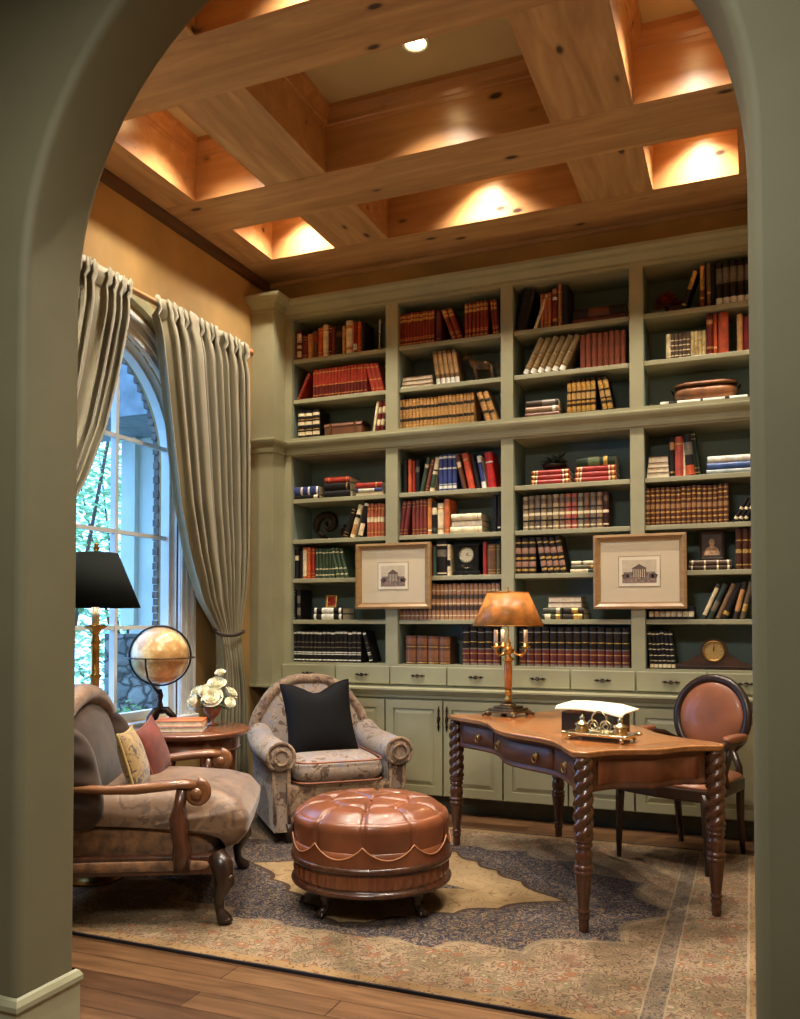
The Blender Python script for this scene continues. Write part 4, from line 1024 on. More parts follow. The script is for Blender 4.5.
    f_tan = mix(mth('LESS_THAN', e1, .09), mr_.outputs[0], (120, 98, 76))
    f_tan = mix(mth('LESS_THAN', d2, .26), f_tan, mix(.35, mix(mth('GREATER_THAN', hs2.outputs[0], .6), RUS, mix(mth('GREATER_THAN', hs2.outputs[1], .6), SLT, OLV)), TANc))
    f_tan = mix(mth('LESS_THAN', d1, .2), f_tan, mix(.5, flower, (150, 130, 100))); f_tan = mix(mth('LESS_THAN', d2, .12), f_tan, CRM)
    # plain medallion
    f_med = mix(mth('LESS_THAN', e3, .03), (176, 148, 104), (140, 110, 74))
    f_med = mix(mth('LESS_THAN', e1, .03), f_med, (158, 130, 92))
    core = mth('LESS_THAN', dia, .42); f_med = mix(core, f_med, f_navy)
    ring_ = mth('LESS_THAN', mth('ABSOLUTE', mth('SUBTRACT', dia, 1.0)), .02)
    col = mix(navy, f_tan, f_navy); col = mix(inner, col, f_med); col = mix(ring_, col, (84, 64, 48))
    ring2 = mth('LESS_THAN', mth('ABSOLUTE', mth('SUBTRACT', el, 1.0)), .03); col = mix(mth('MULTIPLY', mth('MULTIPLY', ring2, .5), mth('SUBTRACT', 1, inner)), col, (176, 154, 118))
    # borders
    bord = mth('LESS_THAN', edge, .43)
    d4, e4, c4 = flo(17, 5); h4 = nt.nodes.new('ShaderNodeSeparateColor'); L.new(c4, h4.inputs[0])
    f_b = mix(mth('LESS_THAN', d4, .36), f_tan, mix(mth('GREATER_THAN', h4.outputs[0], .5), (142, 126, 92), (158, 112, 78)))
    f_b = mix(mth('LESS_THAN', d4, .15), f_b, CRM)
    col = mix(bord, col, f_b)
    ex_ = mth('SUBTRACT', hx, p)
    def band(a, b_, colr):
        nonlocal col
        q_ = edge if a < .05 else ex_
        f = mth('MULTIPLY', mth('GREATER_THAN', q_, a), mth('LESS_THAN', q_, b_)); col = mix(f, col, colr)
    band(.35, .42, mix(mth('LESS_THAN', d2, .34), mix(.5, f_tan, (120, 108, 92)), (92, 80, 74)))
    band(.418, .426, (168,148,116)); band(.343, .350, (168,148,116)); band(.085, .095, CRM)
    band(.03, .085, mix(mth('LESS_THAN', d2, .3), (172, 140, 96), (124, 84, 54)))
    band(-.1, .03, (60, 56, 58))
    # overall fade / wear
    w = N(nt, 'ShaderNodeTexNoise', inp={'Scale': 2.2, 'Detail': 3}); L.new(tc.outputs['Object'], w.inputs['Vector'])
    wr = ramp(nt, [(.35, (214,214,222)), (.7, (150,144,140))]); L.new(w.outputs['Fac'], wr.inputs[0])
    mu = N(nt, 'ShaderNodeMix', data_type='RGBA', blend_type='MULTIPLY', inp={0: 1}); L.new(col, mu.inputs[6]); L.new(wr.outputs[0], mu.inputs[7])
    L.new(mu.outputs[2], b.inputs['Base Color']); b.inputs['Roughness'].default_value = .9; b.inputs['Specular IOR Level'].default_value = .15
    fz = N(nt, 'ShaderNodeTexNoise', inp={'Scale': 260, 'Detail': 2}); L.new(tc.outputs['Object'], fz.inputs['Vector']); bumpit(nt, b, fz.outputs['Fac'], .4, .003)
    mb = MB(); mb.box(-hx, hx, -hy, hy, 0, .012)
    o = obj('rug', mb, m, loc=(cx, cy, .0005))
    tag(o, 'large worn oriental rug with navy and tan floral pattern on the wood floor', 'rug')
build_rug()
RZ_ = .0130

# ------------------------------------------------------------------ ottoman
OTT = 1
t = thing('ottoman', 'round buttoned cognac leather ottoman on dark carved base, centre of the rug', 'ottoman', (-1.675, 3.74, RZ_))
t.scale = (.935, .935, 1.04)
NB_ = 10
def otop(u, v):
    th = 2*PI*u; R = .392
    if v < .62:
        s_ = v/.62; r = R*(s_**.8)*.93; z = .445 + .018*(1-s_**2.2)
        dz = -.0*s_
        z = .452 + .022*math.cos(s_*PI/2)
        z -= .0 if s_ < .75 else .030*((s_-.75)/.25)**2
    else:
        s_ = (v-.62)/.38; a = min(1, s_/.35)
        if s_ < .35: r = R*(.93+.07*math.sin(a*PI/2)); z = .422-.04*(1-math.cos(a*PI/2))
        else: r = R*(1-.02*(s_-.35)/.65); z = lerp(.382, .243, (s_-.35)/.65)
    rr_ = r/R
    k = th*NB_/(2*PI); d = abs(k-round(k))*2*PI/NB_*max(r, .001)
    cre = math.exp(-(d/.010)**2)*(min(1, max(0, (rr_-.5)/.15)))
    k2 = th*5/(2*PI); d2 = abs(k2-round(k2))*2*PI/5*max(r, .001)
    cre2 = math.exp(-(d2/.012)**2)*(1 if rr_ < .56 else 0)*min(1, rr_/.1)
    # arcs between ring buttons
    ringr = .55 - .05*abs(math.sin(PI*k)); d3 = abs(rr_-ringr)*R
    cre3 = math.exp(-(d3/.013)**2)*(1 if v < .62 else 0)*.75
    kb = round(k); bx, by = .55*R*math.cos(kb*2*PI/NB_), .55*R*math.sin(kb*2*PI/NB_)
    db = math.hypot(r*math.cos(th)-bx, r*math.sin(th)-by) if v < .62 else 9
    but = math.exp(-(db/.02)**2) + (math.exp(-(r/.024)**2) if v < .62 else 0)
    dep = .017*max(cre, cre2, cre3) + .022*min(1, but)
    if v < .62: z -= dep
    else: r -= dep*.8; z -= 0
    return (r*math.cos(th), r*math.sin(th), z)
m = MB(); m.grid(otop, 240, 90, cu=True); obj('cushion', m, LEATH, t)
m = MB(); m.ball((0,0,.457), (.012,.012,.006))
for k in range(NB_):
    a = 2*PI*k/NB_; m.ball((.215*math.cos(a), .215*math.sin(a), .449), (.010,.010,.005), 10, 6)
obj('buttons', m, LEATH, t)
m = MB(); m.lathe([(.385,.243),(.394,.246),(.394,.30),(.385,.303)], 96, caps=False)
vs = []; n = NB_*12
for i in range(n):
    a = 2*PI*i/n; zt = .330 - .055*abs(math.sin(PI*((i/12.)%1)))**.8
    vs.append((.3965*math.cos(a), .3965*math.sin(a), zt)); vs.append((.3965*math.cos(a), .3965*math.sin(a), .242))
m.add(vs, [(2*i, 2*((i+1)%n), 2*((i+1)%n)+1, 2*i+1) for i in range(n)], 0, None, True)
obj('scalloped_skirt', m, LEATH, t)
m = MB(); m.tube([(.399*math.cos(2*PI*i/n), .399*math.sin(2*PI*i/n), .331-.055*abs(math.sin(PI*((i/12.)%1)))**.8) for i in range(n)], .0035, 6, closed=True); obj('welt', m, WELT, t)
m = MB(); m.lathe([(.30,.113),(.385,.113),(.40,.118),(.404,.128),(.398,.138),(.388,.142),(.386,.148),(.386,.208),(.392,.214),(.402,.218),(.406,.228),(.402,.241),(.38,.245),(.3,.245)], 96, caps=False); m.lathe([(.0,.114),(.31,.114)], 48, caps=False)
m.box(-.01,.01,-.01,.01,.1141,.12); obj('base_rim', m, MAHOG, t)
m = MB()
def fret(u, v):
    a = 2*PI*u; z = lerp(.151, .205, v); r = .3865+.006*max(0, math.cos(48*a))**.5*max(0, math.sin(PI*v))**.5
    return (r*math.cos(a), r*math.sin(a), z)
m.grid(fret, 480, 8, cu=True); obj('fretwork_band', m, wood('fret_wood', (96,50,30), (140,82,50), 'Z', .25, 3, coat=.5), t)
for k in range(4):
    a = math.radians(-21) + k*PI/2
    m = MB(); dx, dy = math.cos(a), math.sin(a)
    P_ = [(.24,.115),(.29,.10),(.312,.075),(.30,.048),(.32,.03),(.355,.018)]
    m.tube([(r*dx, r*dy, z) for r, z in P_], [.034,.034,.026,.018,.02,.012], 10)
    for s_ in (-.5, 0, .5): m.tube([(.325*dx, .325*dy, .03), ((.325+.04*math.cos(s_))*math.cos(a)-.05*s_*dy, (.325+.04*math.cos(s_))*dy+.05*s_*dx, .01)], [.012,.008], 8)
    obj('claw_foot', m, DARKW, t)

# ------------------------------------------------------------------ writing desk
dk = thing('writing_desk', 'serpentine mahogany writing desk with rope-twist legs standing on the rug', 'desk', (-.894, 4.505, RZ_), math.atan2(-.77, .64))
LEGP = [(-.745, -.335), (.745, -.335), (-.745, .335), (.745, .335)]
def outline(hx, hy, ax, ay, n=28, cut=.05):
    """serpentine rectangle, counter clockwise from front left"""
    p = []
    def fy(x): return hy + ay*(math.cos(2*PI*x/hx)*.5 - .5)
    def fx(y): return hx + ax*(math.cos(2*PI*y/hy)*.5 - .5)*1.0
    for i in range(n+1):
        x = lerp(-hx+cut, hx-cut, i/n); p.append((x, -fy(x)))
    for i in range(n//2+1):
        y = lerp(-hy+cut, hy-cut, i/(n//2)); p.append((fx(y), y))
    for i in range(n+1):
        x = lerp(hx-cut, -hx+cut, i/n); p.append((x, fy(x)))
    for i in range(n//2+1):
        y = lerp(hy-cut, -hy+cut, i/(n//2)); p.append((-fx(y), y))
    return p
DH = .767
def ring_edge(hx, hy, prof, mi=0, m=None, **k):
    m = m or MB(); rows = [(outline(hx+o, hy+o, .04, .075), z) for o, z in prof]
    n = len(rows[0][0]); vs = [(x, y, z) for r, z in rows for x, y in r]
    m.add(vs, [(i*n+j, i*n+(j+1)%n, (i+1)*n+(j+1)%n, (i+1)*n+j) for i in range(len(rows)-1) for j in range(n)], mi, None, True)
    return m, rows
m, rows = ring_edge(.792, .385, [(-.03, DH-.03), (-.005, DH-.028), (.004, DH-.02), (.0, DH-.012), (.006, DH-.007), (.002, DH-.001), (-.01, DH)])
n = len(rows[0][0])
m.add([(x, y, DH) for x, y in rows[-1][0]], [tuple(range(n))]); m.add([(x, y, DH-.03) for x, y in rows[0][0]], [tuple(range(n))[::-1]])
obj('desk_top', m, DESKTOP, dk)
m = MB(); o1 = outline(.68, .28, .03, .05)
m.add([(x, y, DH+.0006) for x, y in o1], [tuple(range(len(o1)))]); obj('leather_inlay', m, wood('inlay_panel', (160, 96, 48), (196, 126, 68), 'Y', .15, 1.2, coat=.7), dk)
# apron follows the serpentine between the legs
m = MB(); rows = [(outline(.745+o, .335+o, .04, .075), z) for o, z in [(-.02, .585), (0, .585), (.004, .59), (.004, .598), (0, .602), (0, .725), (.01, .738)]]
n = len(rows[0][0]); vs = [(x, y, z) for r, z in rows for x, y in r]
m.add(vs, [(i*n+j, i*n+(j+1)%n, (i+1)*n+(j+1)%n, (i+1)*n+j) for i in range(len(rows)-1) for j in range(n)], 0, None, True)
m.add([(x, y, .5851) for x, y in rows[0][0]], [tuple(range(n))[::-1]])
obj('apron', m, MAHOGX, dk)
def fy_(x, hy=.335, hx=.745): return hy + .075*(math.cos(2*PI*x/hx)*.5-.5)
def drawer(x0, x1, side=-1):
    m = MB(); nn = 16; pts = []
    for z0, z1, o0, o1 in ((.612, .618, .001, .008), (.618, .708, .008, .008), (.708, .714, .008, .001)):
        vs = []
        for i in range(nn+1):
            x = lerp(x0, x1, i/nn); vs.append((x, side*(fy_(x)+o0), z0)); vs.append((x, side*(fy_(x)+o1), z1))
        m.add(vs, [(2*i, 2*i+2, 2*i+3, 2*i+1) for i in range(nn)], 0, None, True)
    for x in (x0, x1):
        m.add([(x, side*(fy_(x)-.002), .612), (x, side*(fy_(x)+.008), .618), (x, side*(fy_(x)+.008), .708), (x, side*(fy_(x)-.002), .714)], [(0,1,2,3)])
    return obj('drawer', m, MAHOGX, dk)
def ringpull(par, x, z):
    y = -(fy_(x)+.009)
    m = MB(); m.lathe([(0,0),(.020,0),(.018,.004),(.008,.006),(.006,.014),(0,.016)], 16, M=T(x, y, z) @ RX(PI/2))
    m.tube([(x+.020*math.cos(a), y-.012, z-.012+.020*math.sin(a)) for a in [2*PI*i/18 for i in range(18)]], .0032, 6, closed=True)
    obj('ring_pull', m, BRASS, par)
d = drawer(-.66, -.36); ringpull(d, -.51, .665)
d = drawer(-.34, .34); ringpull(d, -.22, .665); ringpull(d, .22, .665)
d = drawer(.36, .66); ringpull(d, .51, .665)
def fx_(y, hx=.745, hy=.335): return hx + .04*(math.cos(2*PI*y/hy)*.5-.5)
for s_ in (-1, 1):
    m = MB(); nn = 18; y0, y1 = -.255, .255
    for z0, z1, o0, o1 in ((.612, .618, .0, .006), (.618, .708, .006, .006), (.708, .714, .006, .0)):
        vs = []
        for i in range(nn+1):
            y = lerp(y0, y1, i/nn); vs.append((s_*(fx_(y)+o0), y, z0)); vs.append((s_*(fx_(y)+o1), y, z1))
        m.add(vs, [(2*i, 2*i+2, 2*i+3, 2*i+1) for i in range(nn)], 0, None, True)
    for y in (y0, y1): m.add([(s_*(fx_(y)-.002), y, .612), (s_*(fx_(y)+.006), y, .618), (s_*(fx_(y)+.006), y, .708), (s_*(fx_(y)-.002), y, .714)], [(0,1,2,3)])
    obj('end_panel', m, wood('flame_veneer', (92, 48, 30), (132, 78, 50), 'Z', .3, 1., coat=.2), dk)
# rope-twist leg
LP = [(0,.017),(.02,.019),(.05,.019),(.055,.022),(.07,.022),(.075,.018),(.085,.024),(.09,.024),(.095,.019),(.11,.021),(.22,.032),(.235,.034),(.24,.028),(.245,.036),(.257,.036),(.262,.030),(.27,.036),(.28,.036),(.285,.029),(.31,.034),(.335,.033),(.355,.026),(.36,.034),(.372,.034),(.377,.028),(.385,.036),(.40,.036),(.405,.030)]
def leg_fn(nz=150, nu=40):
    def fn(u, v):
        z = v*.745; th = 2*PI*u
        if z < .405: 
            r = table(LP, z)*1.14
            if .10 < z < .235: r *= 1 - .07*abs(math.sin(6*th))
        else:
            r = .044
            r *= .74 + .28*abs(math.sin(1.5*th + (z-.405)*-60))
            if z > .735: r = .036
        return (r*math.cos(th), r*math.sin(th), z)
    m = MB(); m.grid(fn, nu, nz, cu=True); m.lathe([(0,0),(.017,0)], nu, caps=False); return m
lg = None
for x, y in LEGP:
    if lg is None: lg = obj('leg', leg_fn(), MAHOG, dk, loc=(x, y, 0)); 
    else:
        q = lg.copy(); COL.objects.link(q); q.parent = dk; q.location = (x, y, 0)
# ------------------------------------------------------------------ desk chair (faces -y locally)
ch = thing('desk_chair', 'oval-backed dark wood armchair with brown leather tucked behind the desk', 'chair', (-.355, 5.115, RZ_), math.radians(-24))
def leg_taper(pts, r): 
    m = MB(); m.tube(pts, r, 12); return m
for s_ in (-1, 1):
    obj('leg', leg_taper([(s_*.262,-.27,0),(s_*.262,-.27,.10),(s_*.255,-.27,.33),(s_*.25,-.27,.42)], [.013,.017,.024,.026]), DARKW, ch)
    obj('leg', leg_taper([(s_*.19,.30,0),(s_*.19,.275,.14),(s_*.195,.258,.3),(s_*.20,.25,.42)], [.015,.019,.023,.024]), DARKW, ch)
seat_o = [(-.27,-.29),(-.14,-.315),(0,-.325),(.14,-.315),(.27,-.29),(.275,-.1),(.25,.1),(.225,.26),(0,.28),(-.225,.26),(-.25,.1),(-.275,-.1)]
m = MB(); m.prism(seat_o, .375, .44); obj('seat_rail', m, DARKW, ch, bevel=.008)
m = MB(); m.puff([(x*.97, y*.97) for x, y in seat_o], .055, 3.5, 10, M=T(0,0,.44), T2=.001); obj('seat', m, LEATH2, ch)
TB = T(0, .265, .44) @ RX(-.16)        # back plane: local x, z up the back
def oval(a, b_, cz, n=40, k=1.0): return [(a*math.cos(2*PI*i/n), cz+b_*math.sin(2*PI*i/n)*(1 if math.sin(2*PI*i/n) > 0 else 1.08)) for i in range(n)]
ov = oval(.216, .22, .33)
m = MB(); m.tube([(x, 0, z) for x, z in ov], .021, 12, closed=True, M=TB, flat=1.25)
for s_ in (-1, 1): m.tube([(s_*.20,-.012,-.05),(s_*.185,-.005,.05),(s_*.135,0,.15)], [.022,.02,.02], 10, M=TB)
obj('back_frame', m, DARKW, ch)
m = MB(); m.puff([(x*.92, .33+(z-.33)*.92) for x, z in ov], .032, 3, 8, M=TB @ RX(PI/2), cen=(0, .33)); obj('backrest', m, LEATH2, ch)
m = MB(); m.tube([(x*.93, -.010, .33+(z-.33)*.93) for x, z in ov], .005, 6, closed=True, M=TB); obj('nail_trim', m, BRASSD, ch)
for s_ in (-1, 1):
    m = MB(); m.tube([(s_*.185,.272,.61),(s_*.245,.20,.655),(s_*.275,.08,.668),(s_*.278,-.05,.662),(s_*.27,-.11,.652),(s_*.268,-.135,.635)], [.016,.02,.024,.024,.022,.014], 12)
    m.tube([(s_*.265,-.06,.43),(s_*.27,-.09,.50),(s_*.275,-.05,.58),(s_*.275,-.06,.65)], [.022,.018,.017,.02], 10)
    a = obj('armrest', m, DARKW, ch)
    m = MB(); m.soft((s_*.278,.03,.684), (.03,.12,.022), .6, .6, 20, 10); obj('arm_pad', m, LEATH2, a)

# ------------------------------------------------------------------ things on the desk
DZ = RZ_ + DH
LX, LY = -1.33, 4.93
t = thing('table_lamp', 'brass candelabra lamp with amber parchment shade on the left end of the desk', 'table lamp', (LX, LY, DZ+.001), -.3)
m = MB(); m.box(-.085,.085,-.085,.085,.028,.045); m.box(-.065,.065,-.065,.065,.045,.058); m.lathe([(.05,.058),(.045,.07),(.02,.078)], 20)
for sx in (-1,1):
    for sy in (-1,1): m.ball((sx*.085, sy*.085, .017), (.022,.022,.0168), 12, 8); m.ball((sx*.105, sy*.105, .010), (.012,.012,.0098), 10, 6)
m.box(-.10,.10,-.10,.10,.02,.03)
obj('base', m, pmat('lamp_base_metal', (112, 92, 66), .3, .9, ns=12, na=.25), t, bevel=.004)
m = MB(); m.lathe([(.016,.075),(.022,.09),(.022,.10),(.014,.11),(.02,.13),(.025,.14),(.018,.15)], 20); obj('collar', m, BRASS, t)
m = MB(); m.lathe([(.017,.15),(.022,.17),(.024,.27),(.021,.315)], 20); obj('column', m, pmat('amber_column', (176, 104, 48), .25, ns=10, na=.25, coat=.5), t)
m = MB(); m.lathe([(.022,.315),(.034,.325),(.034,.335),(.018,.345),(.014,.36),(.03,.37),(.036,.385),(.026,.40),(.014,.41),(.02,.425),(.008,.44),(.005,.46),(.005,.72),(.009,.73),(.004,.755),(.0,.76)], 20); obj('stem', m, BRASS, t)
for k in range(3):
    a = 2*PI*k/3 + .35; dx, dy = math.cos(a), math.sin(a)
    m = MB(); m.tube([(.02*dx,.02*dy,.385),(.045*dx,.045*dy,.36),(.08*dx,.08*dy,.35),(.105*dx,.105*dy,.375),(.105*dx,.105*dy,.40)], [.008,.007,.007,.007,.008], 8)
    m.lathe([(.006,.39),(.026,.402),(.028,.406),(.014,.409),(.013,.425),(.0,.425)], 16, M=T(.105*dx,.105*dy,0)); arm = obj('candle_arm', m, BRASS, t)
    m = MB(); m.lathe([(.0115,.425),(.0115,.50),(.009,.503),(0,.503)], 14, M=T(.105*dx,.105*dy,0)); obj('candle_sleeve', m, pmat('candle_card', (244,236,212), .5), arm)
def shade_mat(name, c, trans):
    m, nt, b = newmat(name); nt.nodes.remove(b)
    o = [q for q in nt.nodes if q.type == 'OUTPUT_MATERIAL'][0]
    co = coords(nt); no = N(nt, 'ShaderNodeTexNoise', inp={'Scale': 16, 'Detail': 5}); nt.links.new(co, no.inputs['Vector'])
    r = ramp(nt, [(.3, sc(c, .8)), (.7, sc(c, 1.12))]); nt.links.new(no.outputs['Fac'], r.inputs[0])
    d = nt.nodes.new('ShaderNodeBsdfPrincipled'); d.inputs['Roughness'].default_value = .35; tr = nt.nodes.new('ShaderNodeBsdfTranslucent'); mx = N(nt, 'ShaderNodeMixShader', inp={0: trans})
    nt.links.new(r.outputs[0], d.inputs['Base Color']); nt.links.new(r.outputs[0], tr.inputs['Color']); nt.links.new(d.outputs[0], mx.inputs[1]); nt.links.new(tr.outputs[0], mx.inputs[2]); nt.links.new(mx.outputs[0], o.inputs[0])
    return m
SH1 = shade_mat('amber_parchment', (206, 146, 76), .35)
m = MB(); m.lathe([(.21,.525),(.12,.725)], 48, caps=False); sh = obj('lamp_shade', m, SH1, t, solid=.002)
m = MB(); m.tube([(.211*math.cos(2*PI*i/48), .211*math.sin(2*PI*i/48), .526) for i in range(48)], .003, 6, closed=True); m.tube([(.121*math.cos(2*PI*i/48), .121*math.sin(2*PI*i/48), .724) for i in range(48)], .003, 6, closed=True)
for k in range(3):
    a = 2*PI*k/3; m.tube([(0,0,.715),(.12*math.cos(a),.12*math.sin(a),.722)], .002, 5)
obj('shade_wire', m, BRASSD, sh)
for k in range(2):
    m = MB(); a = PI*k+.3; m.ball((.05*math.cos(a), .05*math.sin(a), .60), (.02,.02,.03), 12, 8); bo = obj('bulb', m, emis('bulb_warm', (255, 200, 130), 8), t)
L = bpy.data.lights.new('desk_bulb', 'POINT'); L.energy = LAMP_W; L.color = (1, .66, .34); L.shadow_soft_size = .03
lo = bpy.data.objects.new('lamp_light', L); COL.objects.link(lo); lo.parent = t; lo.location = (0, 0, .64)

RDK = math.atan2(-.77, .64)
t = thing('inkstand', 'ornate silver inkstand with two ink pots at front of the desk', 'inkstand', (-.655, 4.07, DZ+.001), -.28)
m = MB(); tr = [(.15*math.copysign(abs(math.cos(a))**.45, math.cos(a)), .075*math.copysign(abs(math.sin(a))**.45, math.sin(a))) for a in [2*PI*i/40 for i in range(40)]]
m.prism(tr, .022, .030); m.tube([(x*1.03, y*1.04, .031) for x, y in tr], .006, 8, closed=True)
for sx in (-1,1):
    for sy in (-1,1): m.tube([(sx*.11, sy*.055,.024),(sx*.13, sy*.068,.016),(sx*.135, sy*.072,.004)], [.01,.008,.009], 8); m.ball((sx*.15, sy*.08, .032), (.018,.014,.01), 10, 6)
obj('tray', m, SILVER, t)
for sx in (-1,1):
    m = MB(); m.lathe([(0,.03),(.03,.03),(.034,.038),(.028,.06),(.022,.066)], 20, M=T(sx*.095,0,0)); p_ = obj('ink_pot', m, pmat('pot_bronze', (168,130,80), .3, .8), t)
    m = MB(); m.lathe([(.0,.066),(.036,.066),(.034,.072),(.014,.082),(.010,.09),(.014,.098),(.006,.106),(.003,.115),(0,.116)], 20, M=T(sx*.095,0,0)); obj('lid', m, SILVER, p_)
m = MB()
for cx, cz, r in ((0,.098,.036),(-.032,.066,.026),(.032,.066,.026)):
    m.tube([(cx+r*math.cos(a), -.02, cz+r*math.sin(a)) for a in [2*PI*i/26 for i in range(26)]], .004, 8, closed=True)
    if cz < .09: m.tube([(cx+r*.5*math.cos(a), -.02, cz+r*.5*math.sin(a)) for a in [2*PI*i/20 for i in range(20)]], .003, 6, closed=True)
m.tube([(-.06,-.02,.032),(-.03,-.024,.04),(0,-.02,.034),(.03,-.024,.04),(.06,-.02,.032)], .006, 8); m.ball((0,-.02,.05), (.01,.008,.014))
obj('scroll_handle', m, SILVER, t)
t = thing('letter_box', 'black leather box with pale papers on top behind the silver inkstand', 'box', (-.72, 4.30, DZ+.001), -.32)
m = MB(); m.box(-.15,.15,-.07,.07,0,.10); m.prism([(-.07,.10),(.07,.10),(.07,.118)], -.15, .15, M=Matrix(((0,0,1,0),(1,0,0,0),(0,1,0,0),(0,0,0,1)))); obj('case', m, pmat('black_leather', (34, 28, 26), .35, coat=.3), t, bevel=.004)
t2 = thing('sheaf_of_papers', 'sheaf of cream papers draped over the black box on the desk', 'papers', (-.72, 4.30, DZ+.122), -.32)
m = MB()
m.grid(lambda u, v: (lerp(-.17,.19,u), lerp(-.095,.09,v)+.0*u, .014+.004*math.sin(5*u)+ .012*(v-.5) - .03*max(0,u-.75)*2 - .03*max(0, .12-v)*4), 20, 10)
obj('top_sheet', m, pmat('paper', (236, 226, 200), .7, na=.03), t2, solid=-.006)

# ------------------------------------------------------------------ floor lamp
t = thing('floor_lamp', 'brass floor lamp with black tapered shade in front of the window', 'floor lamp', (-3.15, 3.53, RZ_))
m = MB(); m.lathe([(0,0),(.15,0),(.15,.012),(.11,.03),(.05,.045),(.03,.07),(.018,.09),(.018,.12)], 32); obj('base', m, BRASSD, t)
m = MB(); m.lathe([(.016,.12),(.024,.14),(.02,.16),(.021,.7),(.026,.71),(.021,.72),(.022,1.02),(.028,1.03),(.032,1.04),(.022,1.05),(.021,1.20),(.028,1.21),(.022,1.225),(.018,1.25),(.03,1.275),(.058,1.29),(.062,1.30),(.03,1.302),(.02,1.305)], 24); obj('pole', m, BRASS, t)
m = MB(); m.lathe([(.02,1.305),(.02,1.40),(.0,1.40)], 16); obj('candle_sleeve', m, pmat('candle_card', (244,236,212), .5), t)
m = MB(); m.lathe([(.225,1.392),(.110,1.675)], 48, caps=False); sh = obj('lamp_shade', m, [pmat('black_shade', (20, 24, 22), .9, ns=30, na=.05, spec=.1)], t, solid=.003)
m = MB(); m.lathe([(.002,1.40),(.004,1.40),(.004,1.68),(.012,1.69),(.018,1.70),(.01,1.712),(.014,1.72),(0,1.735)], 14)
for k in range(3): a = 2*PI*k/3; m.tube([(0,0,1.672),(.113*math.cos(a),.113*math.sin(a),1.672)], .002, 5)
obj('finial', m, BRASS, t)
m = MB(); m.ball((0,0,1.45), (.024,.024,.04), 12, 8); obj('bulb', m, emis('bulb_warm', (255, 200, 130), 8), t)
L = bpy.data.lights.new('floor_bulb', 'POINT'); L.energy = FLAMP_W; L.color = (1, .72, .42); L.shadow_soft_size = .03
lo = bpy.data.objects.new('lamp_light', L); COL.objects.link(lo); lo.parent = t; lo.location = (0, 0, 1.53)

# ------------------------------------------------------------------ side table, globe, flowers, books
TX, TY, TZ = -3.11, 4.27, .69
t = thing('side_table', 'round cherry wood side table beside the window behind the wooden armchair', 'side table', (TX, TY, RZ_-.0005))
m = MB(); m.lathe([(0,TZ-.036),(.35,TZ-.036),(.362,TZ-.03),(.36,TZ-.022),(.37,TZ-.014),(.365,TZ-.004),(.355,TZ-.0135+.012),(0,TZ-.0135+.012)], 64); obj('table_top', m, TABW, t)
m = MB(); m.lathe([(.29,TZ-.12),(.305,TZ-.12),(.31,TZ-.11),(.30,TZ-.1),(.30,TZ-.036),(.29,TZ-.036)], 64, caps=False); obj('apron', m, TABW, t)
for k in range(4):
    a = PI/4+k*PI/2+.2; dx, dy = math.cos(a), math.sin(a)
    m = MB(); m.tube([(.275*dx,.275*dy,z) for z in (0,.02,.05,.10,.35,.38,.41,.56,.60,TZ-.04)], [.014,.02,.014,.017,.026,.034,.024,.030,.034,.034], 14); obj('leg', m, TABW, t)
m = MB(); m.lathe([(0,.17),(.25,.17),(.255,.18),(.25,.19),(0,.19)], 40)
for k in range(4):
    a = PI/4+k*PI/2+.2; m.tube([(.2*math.cos(a),.2*math.sin(a),.18),(.275*math.cos(a),.275*math.sin(a),.18)], .012, 8)
obj('lower_shelf', m, TABW, t)
TT = RZ_ + TZ - .001
gx, gy = -3.29, 4.24
t = thing('globe', 'antique amber globe on dark bronze stand at window end of side table', 'globe', (gx, gy, TT))
GC = 1.128 - TT
def globemat():
    m, nt, b = newmat('globe_map'); co = coords(nt)
    no = N(nt, 'ShaderNodeTexNoise', inp={'Scale': 6, 'Detail': 7, 'Roughness': .6}); nt.links.new(co, no.inputs['Vector'])
    r = ramp(nt, [(.44, (226, 204, 150)), (.5, (200, 162, 104)), (.58, (180, 130, 80)), (.7, (216, 188, 130))]); nt.links.new(no.outputs['Fac'], r.inputs[0]); nt.links.new(r.outputs[0], b.inputs['Base Color'])
    b.inputs['Roughness'].default_value = .28; b.inputs['Coat Weight'].default_value = .4; return m
m = MB(); m.ball((0,0,GC), .168, 40, 24); obj('sphere', m, globemat(), t)
ax = Vector((.35, -.2, 1)).normalized()
m = MB(); m.lathe([(.176,-.003),(.206,-.003),(.206,.003),(.176,.003),(.176,-.003)], 48, M=T(0,0,GC-.012), caps=False); obj('horizon_ring', m, BRONZE, t)
m = MB(); va = Vector((.80,.60,0)); m.tube([(va.x*.178*math.cos(a), va.y*.178*math.cos(a), GC+.178*math.sin(a)) for a in [2*PI*i/48 for i in range(48)]], .006, 8, closed=True); obj('meridian_ring', m, BRONZE, t)
m = MB()
m.tube([(.04,-.185,GC-.015),(.045,-.19,GC-.06),(.035,-.155,GC-.13),(.015,-.07,GC-.19),(0,0,GC-.225)], [.005,.006,.006,.008,.014], 8)
m.tube([(0,0,GC-.2),(0,0,GC-.24),(.0,0,GC-.27),(0,0,GC-.30),(0,0,.09)], [.01,.02,.013,.02,.02], 12)
for k in range(3):
    a = 2*PI*k/3+.4; dx, dy = math.cos(a), math.sin(a); m.tube([(0,0,.10),(.04*dx,.04*dy,.10),(.085*dx,.085*dy,.06),(.10*dx,.10*dy,.02),(.115*dx,.115*dy,.012)], [.024,.022,.018,.012,.011], 10)
obj('stand', m, BRONZE, t)
